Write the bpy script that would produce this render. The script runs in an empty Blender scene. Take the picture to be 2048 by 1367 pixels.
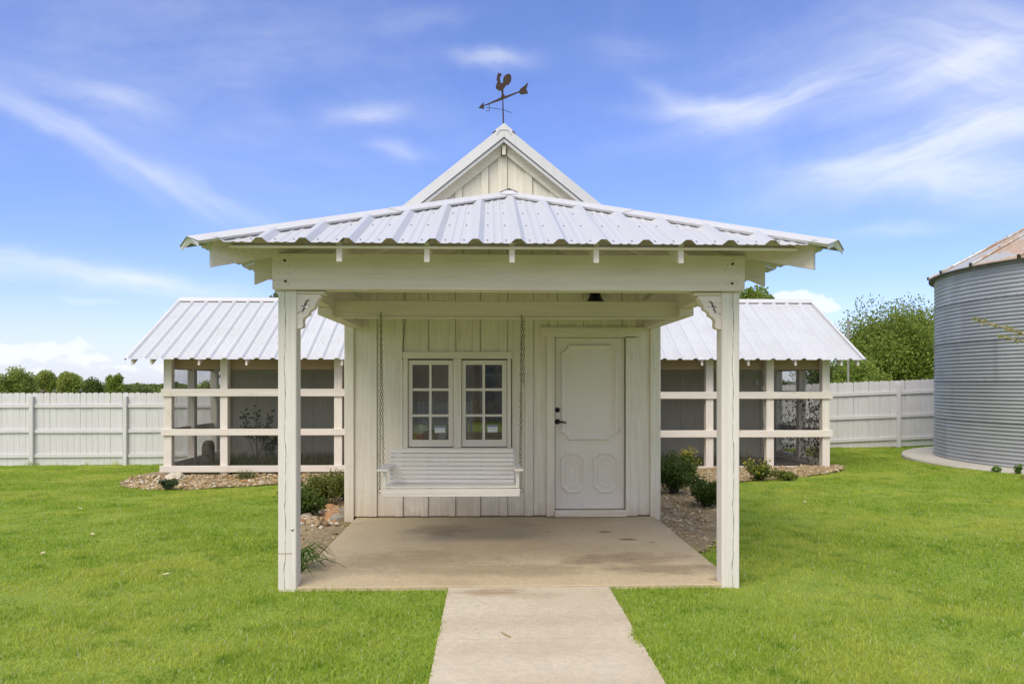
import bpy, bmesh, math, random
import numpy as np
from mathutils import Vector, Matrix, noise as mnoise

R = math.radians
random.seed(7)
rng = np.random.default_rng(7)
sc = bpy.context.scene
COL = sc.collection

# ------------------------------------------------------------------ camera
YAW = R(1.68)
CAM_Z = 1.574
F = 1500.0
cam = bpy.data.cameras.new('camera')
cam.sensor_width = 36.0
cam.lens = F / 2048 * 36
cam.shift_y = 83.5 / 2048
cam.clip_start = 0.05
cam.clip_end = 4000
camo = bpy.data.objects.new('camera', cam)
COL.objects.link(camo)
camo.location = (0, 0, CAM_Z)
camo.rotation_euler = (R(90), 0, -YAW)
sc.camera = camo
CS, SN = math.cos(YAW), math.sin(YAW)


def PX(px, y):
    """x of the point at depth y that the photograph shows in column px"""
    t = (px - 1024) / F
    return y * (SN + t * CS) / (CS - t * SN)


def PZ(py, x, y):
    return CAM_Z + (767 - py) / F * (x * SN + y * CS)


def AE(px, py):
    """azimuth and elevation of a direction"""
    d = Vector(((px - 1024) / F, 1, (767 - py) / F))
    x = d.x * CS + d.y * SN
    y = -d.x * SN + d.y * CS
    return math.atan2(x, y), math.atan2(d.z, math.hypot(x, y))


# ------------------------------------------------------------------ nodes helper
class NT:
    def __init__(self, tree):
        self.t = tree

    def n(self, kind, **kw):
        nd = self.t.nodes.new(kind)
        for k, v in kw.items():
            setattr(nd, k, v)
        return nd

    def lk(self, a, b):
        self.t.links.new(a, b)

    def val(self, sock, v):
        if hasattr(v, 'is_linked'):
            self.lk(v, sock)
        else:
            sock.default_value = v

    def m(self, op, a, b=None, c=None, clamp=False):
        nd = self.n('ShaderNodeMath', operation=op, use_clamp=clamp)
        self.val(nd.inputs[0], a)
        if b is not None:
            self.val(nd.inputs[1], b)
        if c is not None:
            self.val(nd.inputs[2], c)
        return nd.outputs[0]

    def mix(self, f, a, b, blend='MIX'):
        nd = self.n('ShaderNodeMix', data_type='RGBA', blend_type=blend, clamp_factor=True)
        self.val(nd.inputs[0], f)
        self.val(nd.inputs[6], a if hasattr(a, 'is_linked') else (*a, 1) if len(a) == 3 else a)
        self.val(nd.inputs[7], b if hasattr(b, 'is_linked') else (*b, 1) if len(b) == 3 else b)
        return nd.outputs[2]

    def noise(self, vec, scale, detail=3, rough=0.55, dist=0.0):
        nd = self.n('ShaderNodeTexNoise')
        if vec is not None:
            self.lk(vec, nd.inputs['Vector'])
        nd.inputs['Scale'].default_value = scale
        nd.inputs['Detail'].default_value = detail
        nd.inputs['Roughness'].default_value = rough
        nd.inputs['Distortion'].default_value = dist
        return nd

    def rng(self, v, a, b, c=0.0, d=1.0, smooth=False):
        nd = self.n('ShaderNodeMapRange', interpolation_type='SMOOTHSTEP' if smooth else 'LINEAR')
        self.val(nd.inputs[0], v)
        for i, q in enumerate((a, b, c, d)):
            nd.inputs[1 + i].default_value = q
        return nd.outputs[0]

    def vm(self, op, a, b):
        nd = self.n('ShaderNodeVectorMath', operation=op)
        self.val(nd.inputs[0], a)
        self.val(nd.inputs[1], b)
        return nd.outputs[0]


# ------------------------------------------------------------------ sky
SUN_EL, SUN_AZ = 52.0, 205.0      # azimuth clockwise from +Y: behind the camera, a little to its left
SKY_STRENGTH = 0.12
world = bpy.data.worlds.new('World')
sc.world = world
world.use_nodes = True
wt = NT(world.node_tree)
world.node_tree.nodes.clear()
sky = wt.n('ShaderNodeTexSky', sky_type='NISHITA')
sky.sun_disc = False
sky.sun_elevation = R(SUN_EL)
sky.sun_rotation = R(SUN_AZ)
sky.air_density = 1.0
sky.dust_density = 0.6
sky.ozone_density = 3.0
tc = wt.n('ShaderNodeTexCoord')
D = tc.outputs['Generated']
sep = wt.n('ShaderNodeSeparateXYZ')
wt.lk(D, sep.inputs[0])
wob = wt.noise(D, 5.0, 4, 0.55)
wobs = wt.n('ShaderNodeSeparateColor')
wt.lk(wob.outputs['Color'], wobs.inputs[0])
az = wt.m('ADD', wt.m('ARCTAN2', sep.outputs[0], sep.outputs[1]), wt.m('MULTIPLY', wt.m('SUBTRACT', wobs.outputs[0], 0.5), 0.10))
el = wt.m('ADD', wt.m('ARCSINE', sep.outputs[2]), wt.m('MULTIPLY', wt.m('SUBTRACT', wobs.outputs[1], 0.5), 0.07))
# long fibres, laid out in azimuth and elevation, in three directions
def fibres(ang, along, across, seed):
    c, s = math.cos(R(ang)), math.sin(R(ang))
    f = wt.n('ShaderNodeCombineXYZ')
    wt.lk(wt.m('MULTIPLY_ADD', az, c * along, wt.m('MULTIPLY', el, s * along)), f.inputs[0])
    wt.lk(wt.m('MULTIPLY_ADD', az, -s * across, wt.m('MULTIPLY', el, c * across)), f.inputs[1])
    f.inputs[2].default_value = seed
    return wt.noise(f.outputs[0], 1.0, 9, 0.62, 0.15).outputs[0]


FIB = {-24: fibres(-24, 5.0, 38.0, 1.3), 12: fibres(12, 5.0, 34.0, 4.1), -2: fibres(-2, 6.0, 40.0, 7.7)}
fibre = FIB[12]
STREAKS = [  # px, py, half length, half width (px), angle (deg, + rises to the right), strength
    (60, 238, 170, 17, -27, .30), (230, 312, 190, 15, -26, .32), (430, 392, 190, 17, -20, .24),
    (90, 165, 210, 26, -12, .12), (230, 190, 70, 16, -5, .20), (60, 60, 300, 60, -10, .08),
    (735, 240, 80, 20, 4, .42), (810, 308, 60, 16, -4, .25), (480, 330, 420, 80, -8, .10),
    (1000, 128, 90, 16, -2, .42), (840, 52, 120, 20, 6, .16), (1270, 105, 80, 22, 0, .16),
    (1425, 230, 120, 20, -6, .50), (1570, 205, 220, 28, 11, .44), (1340, 195, 60, 20, -30, .22),
    (1960, 90, 130, 85, -25, .52), (1870, 150, 170, 45, 8, .34), (1980, 260, 230, 55, 14, .54),
    (1830, 320, 220, 30, 8, .36), (1960, 365, 200, 26, -2, .40), (1990, 400, 160, 26, -8, .34),
    (1790, 466, 75, 14, 2, .28), (1690, 70, 260, 60, 12, .18), (1700, 345, 130, 14, -4, .22),
    (100, 535, 300, 26, -4, .48), (330, 560, 160, 16, -6, .28), (160, 598, 60, 9, 0, .36),
]
acc = None
for (px, py, L, W, ang, st) in STREAKS:
    a0, e0 = AE(px, py)
    c, s = math.cos(R(ang)), math.sin(R(ang))
    da, de = wt.m('SUBTRACT', az, a0), wt.m('SUBTRACT', el, e0)
    u = wt.m('MULTIPLY_ADD', da, c * F / L, wt.m('MULTIPLY', de, s * F / L))
    v = wt.m('MULTIPLY_ADD', da, -s * F / W, wt.m('MULTIPLY', de, c * F / W))
    q = wt.m('MULTIPLY_ADD', u, u, wt.m('MULTIPLY', v, v))
    g = wt.m('MULTIPLY', wt.m('POWER', 2.718, wt.m('MULTIPLY', q, -1.0)), st)
    key = min(FIB, key=lambda q: abs(q - ang))
    g = wt.m('MULTIPLY', g, wt.rng(FIB[key], 0.28, 0.70, 0.38, 1.2))
    acc = g if acc is None else wt.m('ADD', acc, g)
cirrus = acc
# thin high cloud all round the sky
veil = wt.noise(D, 2.2, 6, 0.6, 0.5).outputs[0]
veil = wt.m('MULTIPLY', wt.rng(veil, 0.46, 0.85, 0.02, 0.30, True), wt.rng(fibre, 0.3, 0.7, 0.5, 1.2))
# thin sheet of cloud spread round the veiled sun, added to whiten the light
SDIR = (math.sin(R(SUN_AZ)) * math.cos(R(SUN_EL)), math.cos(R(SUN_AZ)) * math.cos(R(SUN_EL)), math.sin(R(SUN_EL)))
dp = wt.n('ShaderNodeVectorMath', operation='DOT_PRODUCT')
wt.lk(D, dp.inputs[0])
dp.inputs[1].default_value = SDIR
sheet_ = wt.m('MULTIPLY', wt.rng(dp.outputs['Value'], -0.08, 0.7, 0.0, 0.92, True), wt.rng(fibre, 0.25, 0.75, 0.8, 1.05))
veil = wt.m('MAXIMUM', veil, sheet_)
# heaped cloud low over the horizon
pn = wt.noise(D, 26.0, 7, 0.58).outputs[0]
heap = None
for (px, py, L, W, st) in [(65, 700, 95, 24, .85), (180, 722, 100, 18, .7), (260, 738, 170, 16, .6), (420, 700, 140, 20, .45), (1610, 612, 75, 20, .85), (1660, 618, 50, 14, .6), (20, 740, 120, 14, .5), (1780, 700, 120, 30, .5), (450, 592, 26, 6, .7), (1600, 745, 160, 18, .7)]:
    a0, e0 = AE(px, py)
    u = wt.m('MULTIPLY', wt.m('SUBTRACT', az, a0), F / L)
    v = wt.m('MULTIPLY', wt.m('SUBTRACT', el, e0), F / W)
    q = wt.m('MULTIPLY_ADD', u, u, wt.m('MULTIPLY', v, v))
    g = wt.m('MULTIPLY', wt.m('POWER', 2.718, wt.m('MULTIPLY', q, -1.0)), st)
    heap = g if heap is None else wt.m('MAXIMUM', heap, g)
heap = wt.rng(wt.m('ADD', heap, wt.m('MULTIPLY', wt.m('SUBTRACT', pn, 0.5), 1.3)), 0.28, 0.62, 0.0, 0.85, True)
low = wt.m('MULTIPLY', wt.rng(sep.outputs[2], -0.02, 0.16, 1.0, 0.0, True), 0.5)
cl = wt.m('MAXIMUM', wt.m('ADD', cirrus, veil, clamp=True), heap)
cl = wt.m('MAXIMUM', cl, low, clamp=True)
SKY_TINT = (0.90, 0.93, 1.34)
CLOUD = (6.5, 6.7, 7.0)
blue = wt.mix(1.0, sky.outputs[0], SKY_TINT, 'MULTIPLY')
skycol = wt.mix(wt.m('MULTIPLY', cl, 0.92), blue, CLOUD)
bg = wt.n('ShaderNodeBackground')
wt.lk(skycol, bg.inputs[0])
bg.inputs[1].default_value = SKY_STRENGTH
wo = wt.n('ShaderNodeOutputWorld')
wt.lk(bg.outputs[0], wo.inputs[0])

# ------------------------------------------------------------------ sun (veiled by thin cloud)
sun = bpy.data.lights.new('sun', 'SUN')
sun.energy = 2.35
sun.angle = R(38)
sun.color = (1.0, 0.92, 0.78)
suno = bpy.data.objects.new('sun', sun)
COL.objects.link(suno)
suno.location = (0, -10, 20)
sd = Vector((math.sin(R(SUN_AZ)) * math.cos(R(SUN_EL)), math.cos(R(SUN_AZ)) * math.cos(R(SUN_EL)), math.sin(R(SUN_EL))))
suno.rotation_euler = sd.to_track_quat('Z', 'Y').to_euler()

sc.view_settings.view_transform = 'Standard'
sc.view_settings.look = 'None'
sc.view_settings.exposure = 0.40
sc.view_settings.gamma = 1.0
sc.view_settings.use_curve_mapping = False

# ------------------------------------------------------------------ materials
def new_mat(name):
    m = bpy.data.materials.new(name)
    m.use_nodes = True
    m.node_tree.nodes.clear()
    nt = NT(m.node_tree)
    out = nt.n('ShaderNodeOutputMaterial')
    p = nt.n('ShaderNodeBsdfPrincipled')
    nt.lk(p.outputs[0], out.inputs[0])
    p.inputs['Roughness'].default_value = 0.6
    return m, nt, p, out


def objvec(nt, scale=(1, 1, 1), rand=True):
    t = nt.n('ShaderNodeTexCoord')
    v = t.outputs['Object']
    if rand:
        oi = nt.n('ShaderNodeObjectInfo')
        cx = nt.n('ShaderNodeCombineXYZ')
        for i, k in enumerate((17.3, 9.1, 23.7)):
            nt.lk(nt.m('MULTIPLY', oi.outputs['Random'], k), cx.inputs[i])
        v = nt.vm('ADD', v, cx.outputs[0])
    mp = nt.n('ShaderNodeMapping')
    mp.inputs['Scale'].default_value = scale
    nt.lk(v, mp.inputs[0])
    return mp.outputs[0], t


def bump(nt, p, h, strength, dist=0.01):
    b = nt.n('ShaderNodeBump')
    b.inputs['Strength'].default_value = strength
    b.inputs['Distance'].default_value = dist
    nt.lk(h, b.inputs['Height'])
    nt.lk(b.outputs[0], p.inputs['Normal'])


def paint(name, col, axis, dirt=0.25, dirtcol=(0.42, 0.34, 0.22), splash=False, rough=0.55, crack=None, var=0.15):
    m, nt, p, out = new_mat(name)
    sc_ = [34, 34, 34]
    sc_[axis] = 1.6
    g, t = objvec(nt, sc_)
    grain = nt.noise(g, 1.0, 5, 0.62, 0.4).outputs[0]
    b, _ = objvec(nt, (2.2, 2.2, 2.2))
    blot = nt.noise(b, 1.0, 5, 0.6).outputs[0]
    oi = nt.n('ShaderNodeObjectInfo')
    c = nt.mix(nt.rng(grain, 0.3, 0.75), [k * (1 + var * .35) for k in col], [k * (1 - var) for k in col])
    c = nt.mix(nt.m('MULTIPLY', oi.outputs['Random'], 0.14), c, (col[0] * .74, col[1] * .74, col[2] * .70))
    df = nt.m('MULTIPLY', nt.rng(blot, 0.52, 0.82, 0, 1, True), dirt)
    df = nt.m('MULTIPLY', df, nt.rng(grain, 0.3, 0.7, 0.5, 1.2))
    c = nt.mix(df, c, dirtcol)
    # knots and nail heads bleeding through the paint
    kv, _ = objvec(nt, tuple(2.2 if i == axis else 7.0 for i in range(3)))
    vor = nt.n('ShaderNodeTexVoronoi')
    nt.lk(kv, vor.inputs['Vector'])
    vor.inputs['Scale'].default_value = 1.0
    kn = nt.m('MULTIPLY', nt.rng(vor.outputs['Distance'], 0.03, 0.10, 1, 0, True), nt.rng(blot, 0.42, 0.5, 0, 0.45))
    c = nt.mix(kn, c, (0.36, 0.27, 0.17))
    if splash:
        geo = nt.n('ShaderNodeNewGeometry')
        sp = nt.n('ShaderNodeSeparateXYZ')
        nt.lk(geo.outputs['Position'], sp.inputs[0])
        big = nt.noise(geo.outputs['Position'], 2.3, 5, 0.65).outputs[0]
        lim = nt.m('MULTIPLY', nt.rng(big, 0.35, 0.75, 0.1, 1.0), 0.62)
        f = nt.m('SUBTRACT', 1.0, nt.m('DIVIDE', sp.outputs[2], lim), clamp=True)
        f = nt.m('MULTIPLY', f, nt.rng(grain, 0.25, 0.7, 0.2, 0.6))
        c = nt.mix(f, c, (0.50, 0.36, 0.18))
    h = nt.m('ADD', nt.m('MULTIPLY', grain, 1.0), nt.m('MULTIPLY', blot, 0.4))
    if crack is not None:
        so = nt.n('ShaderNodeSeparateXYZ')
        nt.lk(t.outputs['Object'], so.inputs[0])
        cz = nt.n('ShaderNodeCombineXYZ')
        nt.lk(so.outputs[2], cz.inputs[2])
        w = nt.noise(cz.outputs[0], 2.4, 5, 0.6).outputs[0]
        dx = nt.m('ABSOLUTE', nt.m('SUBTRACT', so.outputs[0], nt.m('MULTIPLY_ADD', nt.m('SUBTRACT', w, 0.5), 0.07, crack)))
        wid = nt.noise(cz.outputs[0], 9.0, 3).outputs[0]
        cf = nt.m('LESS_THAN', dx, nt.m('MULTIPLY', nt.rng(wid, 0.32, 0.7), 0.0036))
        front = nt.m('LESS_THAN', so.outputs[1], -0.05)
        cf = nt.m('MULTIPLY', cf, front)
        c = nt.mix(cf, c, (0.10, 0.08, 0.06))
        h = nt.m('SUBTRACT', h, nt.m('MULTIPLY', cf, 2.0))
    nt.lk(c, p.inputs['Base Color'])
    p.inputs['Roughness'].default_value = rough
    bump(nt, p, h, 0.35, 0.004)
    return m


def paint3(name, col, **kw):
    return [paint(name + s, col, i, **kw) for i, s in enumerate(('_across', '_deep', '_upright'))]


P_PORCH = paint3('porch paint', (0.81, 0.71, 0.685), dirt=0.2)
P_HOUSE = paint3('house paint', (0.86, 0.785, 0.685), dirt=0.34, splash=True)
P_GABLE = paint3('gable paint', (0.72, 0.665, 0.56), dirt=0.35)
P_PEN = paint3('pen paint', (0.75, 0.685, 0.625), dirt=0.5, dirtcol=(0.50, 0.38, 0.20))
P_FENCE = paint3('fence paint', (0.66, 0.64, 0.665), dirt=0.3, dirtcol=(0.48, 0.46, 0.42), rough=0.7, var=0.14)
P_DOOR = paint3('door paint', (0.84, 0.77, 0.70), dirt=0.10, rough=0.45, var=0.04)
P_SWING = paint3('swing paint', (0.88, 0.82, 0.755), dirt=0.15)
P_POST = [paint('post paint', (0.77, 0.71, 0.675), 2, dirt=0.14, crack=-0.015), paint('post paint cracked', (0.77, 0.71, 0.675), 2, dirt=0.14, crack=0.02)]
P_COOP = paint3('coop wall paint', (0.62, 0.58, 0.50), dirt=0.4)
P_RAW = paint3('raw timber', (0.36, 0.26, 0.16), dirt=0.3)


def simple(name, col, rough=0.6, metal=0.0, nscale=0, ncol=None, nlo=0.4, nhi=0.7, bmp=0.0):
    m, nt, p, out = new_mat(name)
    p.inputs['Base Color'].default_value = (*col, 1)
    p.inputs['Roughness'].default_value = rough
    p.inputs['Metallic'].default_value = metal
    if nscale:
        v, _ = objvec(nt)
        f = nt.noise(v, nscale, 5, 0.62).outputs[0]
        nt.lk(nt.mix(nt.rng(f, nlo, nhi), col, ncol or [k * .6 for k in col]), p.inputs['Base Color'])
        if bmp:
            bump(nt, p, f, bmp, 0.01)
    return m


def roof_metal(name, col, rough=0.42, metal=0.35):
    m, nt, p, out = new_mat(name)
    v, t = objvec(nt, (1, 1, 1))
    big = nt.noise(v, 1.7, 5, 0.6).outputs[0]
    fine = nt.noise(v, 60, 3, 0.6).outputs[0]
    sv, _ = objvec(nt, (16, .7, .7))
    stk = nt.noise(sv, 1.0, 5, 0.65).outputs[0]
    oi = nt.n('ShaderNodeObjectInfo')
    c = nt.mix(nt.rng(big, 0.3, 0.75), [k * 1.05 for k in col], [k * .90 for k in col])
    c = nt.mix(nt.m('MULTIPLY', nt.rng(fine, 0.5, 0.8), 0.10), c, [k * .6 for k in col])
    c = nt.mix(nt.m('MULTIPLY', nt.rng(stk, 0.48, 0.75, 0, 1, True), 0.28), c, [col[0] * .74, col[1] * .73, col[2] * .70])
    c = nt.mix(nt.m('MULTIPLY', oi.outputs['Random'], 0.16), c, [k * .72 for k in col])
    nt.lk(c, p.inputs['Base Color'])
    nt.lk(nt.rng(big, 0.3, 0.8, rough - .08, rough + .12), p.inputs['Roughness'])
    p.inputs['Metallic'].default_value = metal
    bump(nt, p, big, 0.12, 0.02)
    return m


M_ROOF = roof_metal('galvanised roof sheet', (0.61, 0.61, 0.635), .42, .2)
M_CAP = roof_metal('white trim metal', (0.62, 0.61, 0.62), 0.45, 0.1)
M_SCREW = simple('screw head', (0.30, 0.30, 0.31), 0.5, 0.6)
M_BLACK = simple('black metal', (0.012, 0.012, 0.012), 0.35, 0.4)
M_DARK = simple('dark gap', (0.02, 0.018, 0.015), 0.8)
M_CHAIN = simple('tarnished chain', (0.30, 0.27, 0.17), 0.45, 0.7, 40, (0.16, 0.12, 0.07))
M_RUST = simple('rusty plate', (0.036, 0.021, 0.015), 0.85, 0.1, 22, (0.062, 0.031, 0.018), 0.35, 0.7, 0.4)
M_INT = simple('inside panelling', (0.80, 0.64, 0.48), 0.7, 0, 3, (0.64, 0.50, 0.37))
M_INTD = simple('inside dark', (0.34, 0.31, 0.30), 0.8, 0, 3, (0.10, 0.09, 0.09))
M_STUD = simple('pine stud', (0.62, 0.38, 0.16), 0.6, 0, 6, (0.5, 0.28, 0.11))
M_WIRE = simple('black cable', (0.03, 0.03, 0.03), 0.5)
M_CARD = simple('white card', (0.80, 0.81, 0.83), 0.5)
M_CARDB = simple('card blue', (0.06, 0.13, 0.42), 0.5)
M_INK = simple('card print', (0.35, 0.36, 0.40), 0.6)
M_PAPER = simple('cream paper', (0.88, 0.84, 0.70), 0.7, 0, 9)
M_RED = simple('red print box', (0.60, 0.14, 0.09), 0.6, 0, 5, (0.75, 0.68, 0.6), .5, .56)
M_BAG = simple('blue white bag', (0.85, 0.88, 0.93), 0.4, 0, 7, (0.14, 0.30, 0.66), .48, .56)
M_KRAFT = simple('brown sack', (0.34, 0.26, 0.15), 0.8, 0, 6)
M_BARK = simple('bark', (0.12, 0.095, 0.07), 0.9, 0, 12, (0.06, 0.045, 0.035), .4, .65, .6)
M_LOG = simple('weathered log', (0.24, 0.20, 0.15), 0.9, 0, 9, (0.10, 0.08, 0.06), .4, .65, .7)
M_BROWNROOF = simple('brown shingle', (0.10, 0.075, 0.065), 0.85, 0, 3)
M_BRICK = simple('far brick', (0.25, 0.15, 0.11), 0.85, 0, 3)
M_GREYPOLE = simple('grey pole', (0.30, 0.28, 0.25), 0.8, 0, 8)

# window glass: clear with a mirror-like sheen
def glass():
    m, nt, p, out = new_mat('window glass')
    m.node_tree.nodes.remove(p)
    tr = nt.n('ShaderNodeBsdfTransparent')
    tr.inputs[0].default_value = (0.95, 0.95, 0.93, 1)
    gl = nt.n('ShaderNodeBsdfGlossy')
    gl.inputs['Roughness'].default_value = 0.02
    gl.inputs[0].default_value = (1, 1, 1, 1)
    fr = nt.n('ShaderNodeFresnel')
    fr.inputs[0].default_value = 1.55
    mx = nt.n('ShaderNodeMixShader')
    nt.lk(nt.m('MULTIPLY', fr.outputs[0], 2.2, clamp=True), mx.inputs[0])
    nt.lk(tr.outputs[0], mx.inputs[1])
    nt.lk(gl.outputs[0], mx.inputs[2])
    nt.lk(mx.outputs[0], out.inputs[0])
    return m


M_GLASS = glass()


def mesh_screen():
    m, nt, p, out = new_mat('fine wire mesh')
    tr = nt.n('ShaderNodeBsdfTransparent')
    p.inputs['Base Color'].default_value = (0.05, 0.05, 0.048, 1)
    p.inputs['Roughness'].default_value = 0.6
    v, _ = objvec(nt, (1, 1, 1), False)
    sag = nt.noise(v, 3.0, 3).outputs[0]
    mx = nt.n('ShaderNodeMixShader')
    nt.lk(nt.rng(sag, 0.3, 0.7, 0.24, 0.34), mx.inputs[0])
    nt.lk(tr.outputs[0], mx.inputs[1])
    nt.lk(p.outputs[0], mx.inputs[2])
    nt.lk(mx.outputs[0], out.inputs[0])
    return m


M_SCREEN = mesh_screen()


def concrete(name, col, stain, amount, spots=()):
    m, nt, p, out = new_mat(name)
    v, _ = objvec(nt, (1, 1, 1))
    str_v, _ = objvec(nt, (5, 90, 20))
    geo = nt.n('ShaderNodeNewGeometry')
    big = nt.noise(v, 1.1, 6, 0.6, 0.3).outputs[0]
    mid = nt.noise(v, 24, 6, 0.75).outputs[0]
    fine = nt.noise(v, 95, 4, 0.75).outputs[0]
    broom = nt.noise(str_v, 1.0, 5, 0.7).outputs[0]
    c = nt.mix(nt.rng(big, 0.3, 0.72), [k * 1.07 for k in col], [col[0] * .90, col[1] * .87, col[2] * .80])
    c = nt.mix(nt.rng(mid, 0.38, 0.68, 0, .7), c, [k * .70 for k in col])
    # worn and soiled patches: broom marks filled with dirt
    f = None
    sp = nt.n('ShaderNodeSeparateXYZ')
    nt.lk(geo.outputs['Position'], sp.inputs[0])
    warp = nt.m('MULTIPLY', nt.m('SUBTRACT', nt.noise(geo.outputs['Position'], 4.0, 5, 0.65).outputs[0], 0.5), 1.6)
    for (x, y, rx, ry, st) in spots:
        u = nt.m('DIVIDE', nt.m('SUBTRACT', sp.outputs[0], x), rx)
        w = nt.m('DIVIDE', nt.m('SUBTRACT', sp.outputs[1], y), ry)
        q = nt.m('ADD', nt.m('SQRT', nt.m('MULTIPLY_ADD', u, u, nt.m('MULTIPLY', w, w))), warp)
        g = nt.m('MULTIPLY', nt.rng(q, 0.3, 1.15, 1, 0, True), st)
        f = g if f is None else nt.m('MAXIMUM', f, g)
    grit = nt.rng(nt.m('ADD', nt.m('MULTIPLY', broom, .6), nt.m('MULTIPLY', fine, .4)), 0.40, 0.58, 0.28, 1.15)
    base = nt.m('MULTIPLY', nt.rng(big, 0.55, 0.75, 0, 1, True), amount)
    f = base if f is None else nt.m('MAXIMUM', base, f)
    c = nt.mix(nt.m('MULTIPLY', f, grit), c, stain)
    c = nt.mix(nt.m('MULTIPLY', nt.rng(fine, 0.50, 0.64), 0.45), c, [k * .55 for k in col])
    vor = nt.n('ShaderNodeTexVoronoi')
    nt.lk(v, vor.inputs['Vector'])
    vor.inputs['Scale'].default_value = 11
    pit = nt.m('MULTIPLY', nt.rng(vor.outputs['Distance'], 0.05, 0.085, 1, 0), nt.rng(nt.noise(v, 1.9, 3).outputs[0], 0.5, 0.56, 0, 0.8))
    c = nt.mix(pit, c, (0.10, 0.08, 0.06))
    nt.lk(c, p.inputs['Base Color'])
    p.inputs['Roughness'].default_value = 0.85
    bump(nt, p, nt.m('ADD', nt.m('MULTIPLY', fine, 0.5), broom), 0.5, 0.004)
    return m


M_SLAB = concrete('porch concrete', (0.55, 0.445, 0.295), (0.15, 0.095, 0.05), 0.35,
                  [(-.55, 8.1, .45, .35, .55), (-.6, 6.7, 1.0, .55, .5), (.0, 6.35, 1.3, .28, .55), (1.25, 6.75, .75, .35, .75), (1.45, 6.35, .6, .22, .8), (.85, 6.6, .35, .14, .8),
                   (1.40, 7.55, .11, .055, 1.3), (1.22, 7.95, .09, .06, 1.1), (.62, 7.95, .04, .03, 1.2), (1.60, 7.4, .05, .03, .9), (1.90, 5.98, .16, .08, 1.0), (.6, 7.0, 1.6, .5, .25)])
M_PATH = concrete('path concrete', (0.60, 0.52, 0.41), (0.34, 0.24, 0.14), 0.4,
                  [(.02, 5.70, .34, .13, 1.1), (.30, 5.62, .3, .12, .5), (.2, 5.0, 1.1, .22, .30), (.2, 4.5, .7, .2, .30), (.8, 5.05, .3, .15, .35), (.3, 3.9, .9, .2, .25)])
M_PAD = concrete('pad concrete', (0.52, 0.49, 0.43), (0.32, 0.26, 0.18), 0.4)


def foliage(name, dark, light, trans=0.35, rough=0.55):
    m, nt, p, out = new_mat(name)
    at = nt.n('ShaderNodeAttribute', attribute_name='rnd')
    c = nt.mix(at.outputs['Fac'], dark, light)
    nt.lk(c, p.inputs['Base Color'])
    p.inputs['Roughness'].default_value = rough
    p.inputs['Specular IOR Level'].default_value = 0.3
    tl = nt.n('ShaderNodeBsdfTranslucent')
    nt.lk(c, tl.inputs[0])
    mx = nt.n('ShaderNodeMixShader')
    mx.inputs[0].default_value = trans
    nt.lk(p.outputs[0], mx.inputs[1])
    nt.lk(tl.outputs[0], mx.inputs[2])
    nt.lk(mx.outputs[0], out.inputs[0])
    return m


def grass_mat():
    m, nt, p, out = new_mat('lawn blades')
    at = nt.n('ShaderNodeAttribute', attribute_name='rnd')
    geo = nt.n('ShaderNodeNewGeometry')
    big = nt.noise(geo.outputs['Position'], 0.55, 5, 0.6).outputs[0]
    mid = nt.noise(geo.outputs['Position'], 3.5, 4, 0.6).outputs[0]
    c = nt.mix(at.outputs['Fac'], (0.21, 0.34, 0.026), (0.50, 0.60, 0.085))
    c = nt.mix(nt.m('MULTIPLY', nt.rng(big, 0.44, 0.62, 0, 1, True), 0.75), c, (0.60, 0.62, 0.12))
    c = nt.mix(nt.m('MULTIPLY', nt.rng(mid, 0.50, 0.66, 0, 1, True), 0.65), c, (0.14, 0.29, 0.018))
    clump = nt.noise(geo.outputs['Position'], 11.0, 3, 0.6).outputs[0]
    c = nt.mix(nt.m('MULTIPLY', nt.rng(clump, 0.5, 0.72, 0, 1, True), 0.45), c, (0.54, 0.62, 0.12))
    dry = nt.noise(geo.outputs['Position'], 1.7, 6, 0.7).outputs[0]
    c = nt.mix(nt.m('MULTIPLY', nt.rng(dry, 0.64, 0.74, 0, 1, True), 0.4), c, (0.60, 0.55, 0.22))
    c = nt.mix(nt.rng(at.outputs['Fac'], 0.955, 0.96), c, (0.62, 0.60, 0.34))
    nt.lk(c, p.inputs['Base Color'])
    p.inputs['Roughness'].default_value = 0.5
    p.inputs['Specular IOR Level'].default_value = 0.25
    tl = nt.n('ShaderNodeBsdfTranslucent')
    nt.lk(c, tl.inputs[0])
    mx = nt.n('ShaderNodeMixShader')
    mx.inputs[0].default_value = 0.5
    nt.lk(p.outputs[0], mx.inputs[1])
    nt.lk(tl.outputs[0], mx.inputs[2])
    nt.lk(mx.outputs[0], out.inputs[0])
    return m


M_GRASS = grass_mat()


def ground_mat():
    m, nt, p, out = new_mat('turf ground')
    geo = nt.n('ShaderNodeNewGeometry')
    a = nt.noise(geo.outputs['Position'], 0.6, 5, 0.6).outputs[0]
    b = nt.noise(geo.outputs['Position'], 45, 4, 0.7).outputs[0]
    c = nt.mix(nt.rng(b, 0.3, 0.7), (0.15, 0.235, 0.02), (0.27, 0.36, 0.045))
    c = nt.mix(nt.m('MULTIPLY', nt.rng(a, 0.45, 0.7), 0.4), c, (0.24, 0.30, 0.04))
    nt.lk(c, p.inputs['Base Color'])
    p.inputs['Roughness'].default_value = 0.9
    bump(nt, p, b, 0.6, 0.03)
    return m


M_GROUND = ground_mat()
M_SOIL = simple('bed soil', (0.21, 0.155, 0.09), 0.95, 0, 25, (0.40, 0.31, 0.18), .35, .7, .8)
M_SOILD = simple('pen soil', (0.09, 0.07, 0.05), 0.95, 0, 18, (0.15, 0.11, 0.07), .35, .7, .8)


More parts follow.
